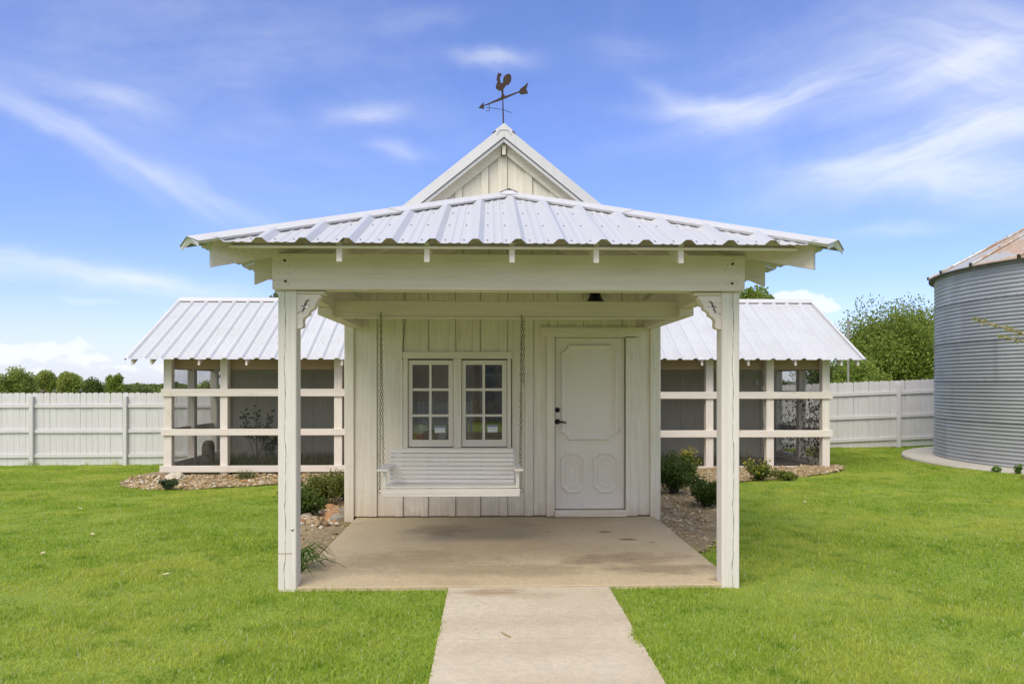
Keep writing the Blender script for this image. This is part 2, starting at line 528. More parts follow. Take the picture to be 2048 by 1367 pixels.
def stone_mat(name, cols):
    m, nt, p, out = new_mat(name)
    at = nt.n('ShaderNodeAttribute', attribute_name='rnd')
    cr = nt.n('ShaderNodeValToRGB')
    nt.lk(at.outputs['Fac'], cr.inputs[0])
    cr.color_ramp.interpolation = 'CONSTANT'
    while len(cr.color_ramp.elements) < len(cols):
        cr.color_ramp.elements.new(0.5)
    for i, c in enumerate(cols):
        cr.color_ramp.elements[i].position = i / len(cols)
        cr.color_ramp.elements[i].color = (*c, 1)
    geo = nt.n('ShaderNodeNewGeometry')
    f = nt.noise(geo.outputs['Position'], 35, 4, 0.65).outputs[0]
    c = nt.mix(nt.rng(f, 0.4, 0.75, 0, 0.6), cr.outputs[0], (0.16, 0.11, 0.07))
    nt.lk(c, p.inputs['Base Color'])
    p.inputs['Roughness'].default_value = 0.85
    bump(nt, p, f, 0.5, 0.01)
    return m


M_STONE = stone_mat('gravel stone', [(.36, .25, .12), (.46, .35, .19), (.27, .18, .085), (.66, .60, .48), (.42, .28, .13), (.33, .24, .13)])
M_CHIP = stone_mat('mulch chip', [(.46, .34, .17), (.58, .46, .27), (.32, .22, .11), (.72, .62, .42), (.50, .37, .20), (.38, .27, .14)])

# ------------------------------------------------------------------ object helpers
def wl(o):
    v = Vector((0, 0, 0))
    while o is not None:
        v = v + o.location
        o = o.parent
    return v


def tag(o, label=None, cat=None, group=None, kind=None):
    if label:
        o['label'] = label
    if cat:
        o['category'] = cat
    if group:
        o['group'] = group
    if kind:
        o['kind'] = kind
    return o


def thing(name, label, cat, loc=(0, 0, 0), group=None):
    o = bpy.data.objects.new(name, None)
    o.empty_display_size = 0.1
    COL.objects.link(o)
    o.location = loc
    return tag(o, label, cat, group)


def link(name, mesh, parent=None, loc=None, rot=None):
    o = bpy.data.objects.new(name, mesh)
    COL.objects.link(o)
    if parent is not None:
        o.parent = parent
    if loc is not None:
        o.location = Vector(loc) - (wl(parent) if parent is not None else Vector((0, 0, 0)))
    elif parent is not None:
        o.location = -wl(parent)
    if rot is not None:
        o.rotation_euler = rot
    return o


_cache = {}


def cham_box(sx, sy, sz, ch, mat):
    key = (round(sx, 4), round(sy, 4), round(sz, 4), round(ch, 4), mat.name)
    if key in _cache:
        return _cache[key]
    h = (sx / 2, sy / 2, sz / 2)
    ch = min(ch, min(h) * 0.6)
    me = bpy.data.meshes.new('timber')
    if ch <= 0:
        vs = [(a * h[0], b * h[1], c * h[2]) for a in (-1, 1) for b in (-1, 1) for c in (-1, 1)]
        fs = [(0, 1, 3, 2), (4, 6, 7, 5), (0, 4, 5, 1), (2, 3, 7, 6), (0, 2, 6, 4), (1, 5, 7, 3)]
    else:
        vs, idx, fs = [], {}, []
        for a in (-1, 1):
            for b in (-1, 1):
                for c in (-1, 1):
                    s = (a, b, c)
                    for ax in range(3):
                        idx[(s, ax)] = len(vs)
                        vs.append(tuple(s[i] * (h[i] if i == ax else h[i] - ch) for i in range(3)))
        for ax in range(3):
            o1, o2 = [i for i in range(3) if i != ax]
            for sg in (-1, 1):
                q = []
                for (p1, p2) in ((-1, -1), (1, -1), (1, 1), (-1, 1)):
                    s = [0, 0, 0]
                    s[ax], s[o1], s[o2] = sg, p1, p2
                    q.append(idx[(tuple(s), ax)])
                fs.append(tuple(q))
            for p1 in (-1, 1):
                for p2 in (-1, 1):
                    e = []
                    for sg in (-1, 1):
                        s = [0, 0, 0]
                        s[ax], s[o1], s[o2] = sg, p1, p2
                        e.append(tuple(s))
                    fs.append((idx[(e[0], o1)], idx[(e[1], o1)], idx[(e[1], o2)], idx[(e[0], o2)]))
        for a in (-1, 1):
            for b in (-1, 1):
                for c in (-1, 1):
                    fs.append(tuple(idx[((a, b, c), ax)] for ax in range(3)))
    me.from_pydata(vs, [], fs)
    bm = bmesh.new()
    bm.from_mesh(me)
    bmesh.ops.recalc_face_normals(bm, faces=bm.faces)
    bm.to_mesh(me)
    bm.free()
    me.materials.append(mat)
    _cache[key] = me
    return me


def box(name, x0, x1, y0, y1, z0, z1, mat, parent=None, ch=0.003, rot=None):
    sx, sy, sz = abs(x1 - x0), abs(y1 - y0), abs(z1 - z0)
    if isinstance(mat, list):
        mat = mat[[sx, sy, sz].index(max(sx, sy, sz))]
    return link(name, cham_box(sx, sy, sz, ch, mat), parent, ((x0 + x1) / 2, (y0 + y1) / 2, (z0 + z1) / 2), rot)


def bar(name, p0, p1, w, t, mat, parent=None, up=(0, 0, 1), ch=0.003, ext=0.0):
    """a timber from p0 to p1, w wide (sideways) and t deep (towards up)"""
    p0, p1, up = Vector(p0), Vector(p1), Vector(up)
    d = (p1 - p0)
    L = d.length + ext
    X = d.normalized()
    Y = up.cross(X).normalized()
    Z = X.cross(Y)
    if isinstance(mat, list):
        mat = mat[0]
    o = link(name, cham_box(L, w, t, ch, mat), parent, (p0 + p1) / 2)
    o.rotation_euler = Matrix((X, Y, Z)).transposed().to_euler()
    return o


def rafter(name, p0, p1, w, h, mat, parent):
    """a sloping timber with upright (plumb) cut ends"""
    p0, p1 = Vector(p0), Vector(p1)
    d = Vector((p1.x - p0.x, p1.y - p0.y, 0)).normalized()
    sd_ = Vector((-d.y, d.x, 0)) * (w / 2)
    z = Vector((0, 0, h / 2))
    mb = MB()
    vs = [p + sd_ * a + z * b for p in (p0, p1) for a in (-1, 1) for b in (-1, 1)]
    mb.add(vs, [(0, 1, 3, 2), (4, 6, 7, 5), (0, 4, 5, 1), (2, 3, 7, 6), (0, 2, 6, 4), (1, 5, 7, 3)])
    return mb.build(name, mat[0] if isinstance(mat, list) else mat, parent)


class MB:
    """collects loose shapes into one mesh, in world coordinates"""

    def __init__(self):
        self.v, self.f, self.sm = [], [], []

    def add(self, vs, fs, smooth=False):
        o = len(self.v)
        self.v += [tuple(p) for p in vs]
        self.f += [tuple(i + o for i in f) for f in fs]
        self.sm += [smooth] * len(fs)

    def box(self, x0, x1, y0, y1, z0, z1):
        vs = [(a, b, c) for a in (x0, x1) for b in (y0, y1) for c in (z0, z1)]
        self.add(vs, [(0, 1, 3, 2), (4, 6, 7, 5), (0, 4, 5, 1), (2, 3, 7, 6), (0, 2, 6, 4), (1, 5, 7, 3)])

    def tube(self, pts, rad, n=8, caps=True, smooth=True):
        pts = [Vector(p) for p in pts]
        if not hasattr(rad, '__len__'):
            rad = [rad] * len(pts)
        vs, fs = [], []
        for i, p in enumerate(pts):
            d = (pts[min(i + 1, len(pts) - 1)] - pts[max(i - 1, 0)]).normalized()
            a = d.orthogonal().normalized() if i == 0 else (a - d * a.dot(d)).normalized()
            b = d.cross(a)
            for k in range(n):
                t = 2 * math.pi * k / n
                vs.append(p + (a * math.cos(t) + b * math.sin(t)) * rad[i])
        for i in range(len(pts) - 1):
            for k in range(n):
                k2 = (k + 1) % n
                fs.append((i * n + k, i * n + k2, (i + 1) * n + k2, (i + 1) * n + k))
        self.add(vs, fs, smooth)
        if caps:
            self.add([vs[k] for k in range(n)][::-1], [tuple(range(n))])
            self.add([vs[(len(pts) - 1) * n + k] for k in range(n)], [tuple(range(n))])

    def lathe(self, cx, cy, prof, n=16, smooth=True):
        vs, fs = [], []
        for (r, z) in prof:
            for k in range(n):
                t = 2 * math.pi * k / n
                vs.append((cx + r * math.cos(t), cy + r * math.sin(t), z))
        for i in range(len(prof) - 1):
            for k in range(n):
                k2 = (k + 1) % n
                fs.append((i * n + k, i * n + k2, (i + 1) * n + k2, (i + 1) * n + k))
        self.add(vs, fs, smooth)

    def build(self, name, mat, parent=None, normals=True):
        me = bpy.data.meshes.new(name)
        me.from_pydata(self.v, [], self.f)
        if normals:
            bm = bmesh.new()
            bm.from_mesh(me)
            bmesh.ops.recalc_face_normals(bm, faces=bm.faces)
            bm.to_mesh(me)
            bm.free()
        me.polygons.foreach_set('use_smooth', self.sm)
        me.materials.append(mat)
        return link(name, me, parent)


def np_mesh(name, V, Fc, mat, rnd=None, parent=None, smooth=False):
    """fast mesh from arrays; Fc (m,k); rnd is a value for every vertex"""
    me = bpy.data.meshes.new(name)
    V = np.asarray(V, np.float32)
    Fc = np.asarray(Fc, np.int32)
    m, k = Fc.shape
    me.vertices.add(len(V))
    me.vertices.foreach_set('co', V.ravel())
    me.loops.add(m * k)
    me.loops.foreach_set('vertex_index', Fc.ravel())
    me.polygons.add(m)
    me.polygons.foreach_set('loop_start', np.arange(0, m * k, k, dtype=np.int32))
    if smooth:
        me.polygons.foreach_set('use_smooth', np.ones(m, bool))
    if rnd is not None:
        a = me.attributes.new('rnd', 'FLOAT', 'POINT')
        a.data.foreach_set('value', np.asarray(rnd, np.float32))
    me.update(calc_edges=True)
    me.validate()
    me.materials.append(mat)
    return link(name, me, parent)


def shape2d(polys, depth):
    """flat outlines (first one outer, the others holes) thickened by depth; returns a mesh in its own xy plane"""
    cu = bpy.data.curves.new('outline', 'CURVE')
    cu.dimensions = '2D'
    cu.fill_mode = 'BOTH'
    cu.extrude = depth / 2
    for pl in polys:
        s = cu.splines.new('POLY')
        s.points.add(len(pl) - 1)
        for q, p in zip(s.points, pl):
            q.co = (p[0], p[1], 0, 1)
        s.use_cyclic_u = True
    o = bpy.data.objects.new('outline', cu)
    me = bpy.data.meshes.new_from_object(o)
    bpy.data.objects.remove(o)
    bpy.data.curves.remove(cu)
    return me


# ------------------------------------------------------------------ the ground
def tz(x, y):
    s = min(max((y - 5.5) / 14.0, 0), 1)
    k = min(max((x + 5) / 14.0, 0), 1)
    dep = 0.50 * (1 - k) + 0.17 * k
    return -0.03 - dep * s ** 1.7


def tz_np(x, y):
    s = np.clip((y - 5.5) / 14.0, 0, 1)
    k = np.clip((x + 5) / 14.0, 0, 1)
    return -0.03 - (0.50 * (1 - k) + 0.17 * k) * s ** 1.7


xs = [-1500, -500, -200, -90, -50, -30] + list(np.arange(-22, 22.01, 0.75)) + [30, 50, 90, 200, 500, 1500]
ys = [-300, -80, -30, -12] + list(np.arange(-4, 24.01, 0.75)) + [30, 45, 70, 120, 300, 900, 3000]
V = [(x, y, tz(x, y)) for y in ys for x in xs]
nx = len(xs)
Fq = [(j * nx + i, j * nx + i + 1, (j + 1) * nx + i + 1, (j + 1) * nx + i) for j in range(len(ys) - 1) for i in range(nx - 1)]
tag(np_mesh('ground', V, Fq, M_GROUND, smooth=True), kind='structure')

SL_X0, SL_X1, SL_Y0, WALL = -1.575, 1.95, 5.85, 8.88
PA_X0, PA_X1 = -0.325, 0.93
HX0, HX1 = -1.706, 2.024            # house sides
XC = 0.16
BED_L = [(-1.55, 6.15), (-1.60, 8.9), (-1.70, 9.0), (-1.70, 15.1), (-6.4, 15.1), (-6.45, 17.2), (-7.0, 16.6), (-6.95, 15.2), (-6.75, 13.9), (-6.35, 13.1), (-5.6, 12.55), (-4.9, 12.6), (-4.3, 12.95), (-3.7, 13.3), (-3.15, 12.5), (-2.75, 11.2), (-2.6, 9.8), (-2.25, 8.3), (-1.92, 7.2), (-1.70, 6.3)]
BED_R = [(1.95, 6.95), (1.95, 8.9), (2.03, 9.0), (2.03, 15.1), (6.85, 15.1), (7.15, 15.25), (7.05, 14.7), (6.75, 14.25), (6.15, 13.75), (5.3, 13.3), (4.6, 12.95), (4.0, 12.5), (3.55, 11.3), (3.3, 10.2), (2.8, 8.9), (2.3, 7.5)]


def in_poly(px, py, poly):
    px, py = np.asarray(px, float), np.asarray(py, float)
    ins = np.zeros(px.shape, bool)
    n = len(poly)
    for i in range(n):
        x1, y1 = poly[i]
        x2, y2 = poly[(i + 1) % n]
        c = ((y1 > py) != (y2 > py))
        with np.errstate(divide='ignore', invalid='ignore'):
            xi = (x2 - x1) * (py - y1) / (y2 - y1 if y2 != y1 else 1e-9) + x1
        ins ^= c & (px < xi)
    return ins


SILO_C = (13.51, 15.51)
SILO_R = 3.58


def bed_z(x, y):
    n = np.sin(x * 3.1 + y * 1.7) * 0.012 + np.sin(x * 7.3 - y * 5.1) * 0.008
    up = np.clip((y - 13.5) / 1.4, 0, 1)
    return tz_np(x, y) + 0.006 + np.abs(n) + 0.045 * up


def bed(name, poly, mat):
    s = 0.1
    x0, x1 = min(p[0] for p in poly), max(p[0] for p in poly)
    y0, y1 = min(p[1] for p in poly), max(p[1] for p in poly)
    gx, gy = np.arange(x0 - s, x1 + 2 * s, s), np.arange(y0 - s, y1 + 2 * s, s)
    X, Y = np.meshgrid(gx, gy)
    Vv = np.stack([X.ravel(), Y.ravel(), bed_z(X.ravel(), Y.ravel())], 1)
    n = len(gx)
    fs = []
    ins = in_poly(X + s / 2, Y + s / 2, poly)
    for j in range(len(gy) - 1):
        for i in range(n - 1):
            if ins[j, i]:
                fs.append((j * n + i, j * n + i + 1, (j + 1) * n + i + 1, (j + 1) * n + i))
    used = sorted({i for f in fs for i in f})
    mp = {u: k for k, u in enumerate(used)}
    return np_mesh(name, Vv[used], [[mp[i] for i in f] for f in fs], mat, smooth=True)


tag(bed('planting_bed', BED_L, M_SOIL), kind='structure')
tag(bed('planting_bed', BED_R, M_SOIL), kind='structure')
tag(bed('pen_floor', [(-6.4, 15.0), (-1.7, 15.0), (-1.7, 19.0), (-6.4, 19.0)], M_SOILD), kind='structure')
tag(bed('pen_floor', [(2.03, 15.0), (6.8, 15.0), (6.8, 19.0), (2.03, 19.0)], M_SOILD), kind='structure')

# ------------------------------------------------------------------ concrete: porch slab, path, silo pad
o = box('porch_slab', SL_X0, SL_X1, SL_Y0, 8.90, -0.16, 0.0, M_SLAB, None, 0.005)
tag(o, kind='structure')
pth = bpy.data.objects.new('path', None)
COL.objects.link(pth)
pth.location = (0.3, 4, -0.06)
tag(pth, kind='structure')
yy = [5.842, 4.655, 3.43, 2.2, 0.9, -0.4]
for a, b in zip(yy[:-1], yy[1:]):
    box('concrete_panel', PA_X0, PA_X1, b + 0.009, a, -0.12, -0.008, M_PATH, pth, 0.0015)
mb = MB()
cx, cy = SILO_C
prof = []
vs, fs = [], []
N = 72
for (r, z) in ((3.3, -0.06), (SILO_R + 0.66, -0.06), (SILO_R + 0.68, -0.09), (SILO_R + 0.68, -0.4)):
    prof.append((r, z))
mb.lathe(cx, cy, prof, N, False)
tag(mb.build('silo_pad', M_PAD), kind='structure')

# ------------------------------------------------------------------ ribbed roof sheets
RIB = 0.305


def rib_profile(a0, a1, phase):
    """points (a, h) across the sheet between a0 and a1, ribs every RIB starting at phase"""
    base = [(-0.058, 0), (-0.020, 0.034), (0.020, 0.034), (0.058, 0), (0.105, 0), (0.115, 0.005), (0.130, 0.005), (0.140, 0), (0.165, 0), (0.175, 0.005), (0.190, 0.005), (0.200, 0)]
    pts = []
    k0 = int(math.floor((a0 - phase) / RIB)) - 1
    k1 = int(math.ceil((a1 - phase) / RIB)) + 1
    for k in range(k0, k1 + 1):
        for (d, h) in base:
            pts.append((phase + k * RIB + d, h))
    pts.sort()
    arr_a, arr_h = [p[0] for p in pts], [p[1] for p in pts]
    out = [(a0, float(np.interp(a0, arr_a, arr_h)))]
    out += [p for p in pts if a0 < p[0] < a1]
    out.append((a1, float(np.interp(a1, arr_a, arr_h))))
    return out


def rib_roof(parent, O, A, B, Nn, a0, a1, phase, top, mat, per=3, bot=lambda a: 0.0, extra=()):
    """ribbed sheets on a roof plane: a along the eave (unit A), b up the slope (unit B). top(a) = slope length"""
    O, A, B, Nn = map(Vector, (O, A, B, Nn))
    cuts = [a0]
    k = math.ceil((a0 - phase + 0.02) / RIB)
    x = phase + k * RIB + 0.058
    step = RIB * per
    while x < a1 - 0.05:
        if x > a0 + 0.05:
            cuts.append(x)
        x += step
    cuts.append(a1)
    screws = MB()
    for i, (c0, c1) in enumerate(zip(cuts[:-1], cuts[1:])):
        pr = rib_profile(c0, c1, phase)
        ad = sorted(set([p[0] for p in pr] + [e for e in extra if c0 < e < c1]))
        hs = np.interp(ad, [p[0] for p in pr], [p[1] for p in pr])
        mb = MB()
        vs = []
        lift = 0.0012 * (i % 2)
        for a, h in zip(ad, hs):
            t = max(top(a), bot(a) + 0.0)
            vs.append(O + A * a + B * bot(a) + Nn * (h + lift))
            vs.append(O + A * a + B * t + Nn * (h + lift))
        fs = [(2 * j, 2 * j + 2, 2 * j + 3, 2 * j + 1) for j in range(len(ad) - 1)]
        mb.add(vs, fs)
        mb.build('roof_panel', mat, parent, normals=False)
    k = math.floor((a0 - phase) / RIB)
    while phase + k * RIB < a1:
        for da in (0.085, 0.22):
            a = phase + k * RIB + da
            if a0 + .03 < a < a1 - .03:
                b = 0.10
                while b < top(a) - 0.12:
                    c = O + A * a + B * b + Nn * 0.0025
                    r = 0.0065
                    ring = [c + (A * math.cos(t) + B * math.sin(t)) * r for t in np.arange(0, 6.2, math.pi / 3)]
                    up = [q + Nn * 0.006 for q in ring]
                    screws.add(ring + up, [tuple(range(6, 12))] + [(j, (j + 1) % 6, 6 + (j + 1) % 6, 6 + j) for j in range(6)])
                    b += 0.61
        k += 1
    if screws.v:
        s = screws.build('screws', M_SCREW, parent)
        tag(s, kind='stuff')


def cap_strip(name, p0, p1, s0, s1, w, mat, parent, lift=0.043, thick=0.022):
    """folded cap along p0-p1 with wings s0 and s1 (unit vectors down each slope)"""
    p0, p1, s0, s1 = map(Vector, (p0, p1, s0, s1))
    up = (-(s0 + s1)).normalized()
    mb = MB()
    for (s, sg) in ((s0, 1), (s1, -1)):
        nrm = (p1 - p0).cross(s).normalized()
        if nrm.dot(up) < 0:
            nrm = -nrm
        a = [p + up * (lift + 0.012) for p in (p0, p1)]
        b = [p + s * w + nrm * lift for p in (p0, p1)]
        c = [q - nrm * thick - s * 0.012 for q in b]
        k = [p + s * (w * .35) + nrm * (lift + .007) for p in (p0, p1)]
        mb.add([a[0], a[1], k[1], k[0]], [(0, 1, 2, 3)])
        mb.add([k[0], k[1], b[1], b[0]], [(0, 1, 2, 3)])
        mb.add([b[0], b[1], c[1], c[0]], [(0, 1, 2, 3)])
    return mb.build(name, mat, parent, normals=False)


# ------------------------------------------------------------------ the small house
house = thing('small_house', 'small white board and batten house with steep metal gable, panelled door and paired windows', 'house', (XC, 9, 0))
WF = 8.875                       # face of the boards


def hx(px):
    return PX(px, 8.87)


def hz(py, px=1000):
    return PZ(py, hx(px), 8.87)


DX0, DX1 = hx(1110), hx(1250)
DZ0, DZ1 = hz(1018), hz(675)
WZ0, WZ1 = hz(893), hz(719.5)
WIN = [(hx(816.5), hx(906.5)), (hx(923.5), hx(1014))]
WALL_TOP = 2.95
# sheathing behind the boards, with real openings
sh = MB()
segs = [(HX0 + .03, WIN[0][0], 0, WALL_TOP), (WIN[0][0], WIN[1][1], 0, WZ0), (WIN[0][0], WIN[1][1], WZ1, WALL_TOP), (WIN[0][1], WIN[1][0], WZ0, WZ1), (WIN[1][1], DX0, 0, WALL_TOP), (DX0, DX1, DZ1, WALL_TOP), (DX1, HX1 - .03, 0, WALL_TOP)]
for (a, b, c, d) in segs:
    sh.box(a, b, 8.902, 8.99, c, d)
# side and rear walls, inside partition
for (a, b) in ((HX0 + .03, HX0 + .12), (HX1 - .12, HX1 - .03)):
    for (c, d, e, f) in ((8.992, 9.5, -.3, WALL_TOP), (11.2, 16.5, -.3, WALL_TOP), (9.5, 11.2, -.3, .4), (9.5, 11.2, 2.5, WALL_TOP)):  # leaves side openings, added to light the room
        sh.box(a, b, c, d, e, f)
sh.build('wall_frame', simple('dark frame timber', (.26, .22, .17), .9), house)  # dark base colour, showing as lines in the gaps between boards
inn = MB()
inn.box(HX0 + .122, HX1 - .122, 11.6, 11.66, 0, WALL_TOP)
inn.box(HX0 + .122, HX1 - .122, 8.995, 11.598, 2.55, 2.6)
inn.build('inside_wall', M_INT, house)
fl = MB()
fl.box(HX0 + .122, HX1 - .122, 8.995, 11.598, -0.02, 0.02)
fl.build('floor', M_INTD, house)

# vertical boards with battens over the joints
BAT = [(738, 754), (791.5, 806), (843, 856), (898, 911), (945.5, 960.5), (1000, 1014.5), (1050, 1066), (1100, 1114), (1150, 1166), (1201, 1217), (1254, 1271)]
edges = [hx(690.5)] + [hx(b + .35) for a, b in BAT] + [hx(1317)]
OPEN = [(hx(806), hx(1024), hz(899), hz(717)), (hx(1093), hx(1272), -0.01, hz(657))]


def minus(x0, x1, z0, z1, pad=0.0):
    """the rectangles left of a board when the openings are cut out"""
    rects = [(x0, x1, z0, z1)]
    for (a, b, c, d) in OPEN:
        nr = []
        for (p, q, r, s) in rects:
            if q <= a or p >= b or s <= c or r >= d:
                nr.append((p, q, r, s))
                continue
            if p < a:
                nr.append((p, a, r, s))
            if q > b:
                nr.append((b, q, r, s))
            if r < c:
                nr.append((max(p, a), min(q, b), r, c))
            if s > d:
                nr.append((max(p, a), min(q, b), d, s))
        rects = nr
    return [t for t in rects if t[1] - t[0] > 0.012 and t[3] - t[2] > 0.03]


for e0, e1 in zip(edges[:-1], edges[1:]):
    for (a, b, c, d) in minus(e0 + .002, e1 - .0025, 0.012 + random.random() * .006, WALL_TOP):
        j = random.uniform(-.002, .002)
        box('board', a, b, WF + j, 8.90, c, d, P_HOUSE, house, 0.002)
for (p0, p1) in BAT:
    a, b = hx(p0), hx(p1)
    if a > hx(1040) and a < hx(1093):
        zs = [(0.014, WALL_TOP)]
        for (c, d) in zs:
            box('batten', a, b, 8.852, WF - .003, c, d, P_HOUSE, house, 0.003)
        continue
    for (q, r, c, d) in minus(a, b, 0.014, WALL_TOP):
        if q - a > .002 or b - r > .002:
            if (r - q) < .6 * (b - a):
                continue
        box('batten', q, r, 8.853 + random.uniform(0, .003), WF - .003, c, d, P_HOUSE, house, 0.003)
# corner boards
box('corner_board', hx(690), hx(708), 8.845, WF - .003, -0.05, WALL_TOP, P_HOUSE, house, 0.003)
box('corner_board', hx(1300), hx(1318), 8.845, WF - .003, -0.05, WALL_TOP, P_HOUSE, house, 0.003)
for (x, w) in ((HX0 + 0.006, -1), (HX1 - 0.006, 1)):
    for (c, d, e, f) in ((8.87, 9.5, -.12, WALL_TOP), (11.2, 14.9, -.12, WALL_TOP), (9.501, 11.199, -.12, .4), (9.501, 11.199, 2.5, WALL_TOP)):
        box('side_wall_board', x - .012, x + .012, c, d, e, f, P_HOUSE, house, 0.003)
    wd = box('window', x - .006, x + .012, 9.501, 11.199, 1.47, 1.53, P_DOOR, house, 0.002)  # unseen side windows, added to brighten the room behind the front panes
    for (e, f) in ((.401, 1.469), (1.531, 2.499)):
        box('pane', x - .002, x + .002, 9.501, 11.199, e, f, M_GLASS, wd, 0)

# window casing and sashes
box('window_casing', hx(806), hx(1023), 8.838, WF, hz(717), hz(703), P_HOUSE, house)
box('window_casing', hx(807), hx(816), 8.842, WF, hz(894), hz(717.3), P_HOUSE, house)
box('window_casing', hx(907), hx(923), 8.842, WF, hz(894), hz(717.3), P_HOUSE, house)
box('window_casing', hx(1014.5), hx(1022), 8.842, WF, hz(894), hz(717.3), P_HOUSE, house)
box('window_sill', hx(803), hx(1026), 8.82, WF + .01, hz(904), hz(894.2), P_HOUSE, house)
PANES_Y = [(878.8, 832.7), (828, 781.2), (776.1, 729)]
PANES_X = [[(824.6, 858.4), (862.9, 897.2)], [(931.3, 965), (969.9, 1004.2)]]
for k in range(2):
    x0, x1 = WIN[k][0] + .003, WIN[k][1] - .003
    z0, z1 = WZ0 + .004, WZ1 - .004
    cols, rows = PANES_X[k], PANES_Y
    mbw = MB()
    ya, yb = 8.868, 8.905
    gx = [hx(v) for v in (cols[0][0], cols[0][1], cols[1][0], cols[1][1])]
    gz = [hz(v) for r in rows for v in r]
    mbw.box(x0, gx[0], ya, yb, z0, z1)
    mbw.box(gx[3], x1, ya, yb, z0, z1)
    mbw.box(gx[0], gx[3], ya + .0005, yb, z0, gz[0])
    mbw.box(gx[0], gx[3], ya + .0005, yb, gz[5], z1)
    mbw.box(gx[1], gx[2], ya + .006, yb, gz[0], gz[5])
    for (c, d) in ((gz[1], gz[2]), (gz[3], gz[4])):
        mbw.box(gx[0], gx[1], ya + .0065, yb, c, d)
        mbw.box(gx[2], gx[3], ya + .0065, yb, c, d)
    w = mbw.build('window', P_DOOR[2], house)
    for (a, b) in ((gx[0], gx[1]), (gx[2], gx[3])):
        for (c, d) in ((gz[0], gz[1]), (gz[2], gz[3]), (gz[4], gz[5])):
            box('pane', a - .004, b + .004, 8.889, 8.892, c - .004, d + .004, M_GLASS, w, 0)
# dark gap lines where the sash sits in its frame
    g = MB()
    g.box(WIN[k][0] - .001, WIN[k][1] + .001, 8.872, 8.90, z1 + .001, WZ1 + .002)
    g.box(WIN[k][0] - .001, WIN[k][1] + .001, 8.885, 8.90, WZ0 - .002, z0 - .001)
    g.build('gap', M_DARK, house)

# door, casing, sill, moulded panels, lock
box('door_casing', hx(1093), hx(1109), 8.835, WF, 0.01, hz(672), P_HOUSE, house)
box('door_casing', hx(1251), hx(1273), 8.835, WF, 0.01, hz(674), P_HOUSE, house)
box('door_casing', hx(1084), hx(1283), 8.838, WF, hz(672.3), hz(656), P_HOUSE, house)
box('door_casing', hx(1109.3), hx(1250.7), 8.852, 8.90, DZ1 + .006, hz(672), P_HOUSE, house)
box('drip_cap', hx(1080), hx(1286), 8.826, WF, hz(655.6), hz(653.4), P_HOUSE, house)
box('door_sill', hx(1109.3), hx(1252), 8.80, 8.93, 0.004, DZ0 - .008, P_HOUSE, house, 0.006)
door = box('door', DX0 + .003, DX1 - .002, 8.888, 8.93, DZ0, DZ1, P_DOOR, house, 0.003)
g = MB()
g.box(DX0, DX1, 8.92, 8.94, DZ0 - .007, DZ0 - .0005)
g.box(DX0 - .001, DX0 + .0035, 8.905, 8.94, DZ0, DZ1)
g.box(DX1 - .0035, DX1 + .001, 8.915, 8.94, DZ0, DZ1)
g.build('gap', M_DARK, house)


def notched(x0, x1, z0, z1, n):
    """rectangle with stepped-in corners, as on old panel mouldings"""
    m = n * .62
    pts = []
    for (cx_, cz_, sx, sz, flip) in ((x0, z0, 1, 1, 0), (x1, z0, -1, 1, 1), (x1, z1, -1, -1, 0), (x0, z1, 1, -1, 1)):
        c = [(cx_, cz_ + sz * n), (cx_ + sx * m * .9, cz_ + sz * n * .9), (cx_ + sx * n * .9, cz_ + sz * m * .9), (cx_ + sx * n, cz_)]
        c[1] = (cx_ + sx * m * .55, cz_ + sz * n * 1.0)
        c[2] = (cx_ + sx * n * 1.0, cz_ + sz * m * .55)
        pts += c if flip == 0 else c[::-1]
    return pts


def moulding(x0, x1, z0, z1, n, w, h=0.014):
    """raised frame swept round the notched outline"""
    mb = MB()
    def ring(d, y):
        return [(x, y, z) for x, z in notched(x0 + d, x1 - d, z0 + d, z1 - d, max(n - d * .15, .004))]
    yb = 8.888
    prof = [(0, yb + .002), (0.002, yb - h * .55), (w * .30, yb - h), (w * .55, yb - h * .9), (w * .7, yb - h * .45), (w, yb - h * .35), (w + .002, yb + .002)]
    rings = [ring(d, y) for d, y in prof]
    n_ = len(rings[0])
    vs = [p for r in rings for p in r]
    fs = []
    for i in range(len(rings) - 1):
        for k in range(n_):
            k2 = (k + 1) % n_
            fs.append((i * n_ + k, i * n_ + k2, (i + 1) * n_ + k2, (i + 1) * n_ + k))
    mb.add(vs, fs)
    return mb.build('panel_moulding', P_DOOR[2], door)


moulding(hx(1122), hx(1236.5), hz(880.5), hz(688), 0.08, 0.055, .034)
for (a, b) in ((1122, 1170.5), (1186.5, 1236.5)):
    moulding(hx(a), hx(b), hz(986), hz(905), 0.06, 0.032, .020)
    moulding(hx(a) + .055, hx(b) - .055, hz(986) + .06, hz(905) - .06, 0.05, 0.022, .007)
    moulding(hx(a) + .10, hx(b) - .10, hz(986) + .11, hz(905) - .11, 0.035, 0.018, .005)
box('nameplate', hx(1176), hx(1183), 8.882, 8.889, hz(899), hz(883), P_DOOR, door, 0.002)


def ycyl(mb, x, z, prof, n=20):
    """turned shape about an axis along y: prof of (radius, y)"""
    vs, fs = [], []
    for (r, y) in prof:
        for k in range(n):
            t = 2 * math.pi * k / n
            vs.append((x + r * math.cos(t), y, z + r * math.sin(t)))
    for i in range(len(prof) - 1):
        for k in range(n):
            k2 = (k + 1) % n
            fs.append((i * n + k, i * n + k2, (i + 1) * n + k2, (i + 1) * n + k))
    mb.add(vs, fs, True)


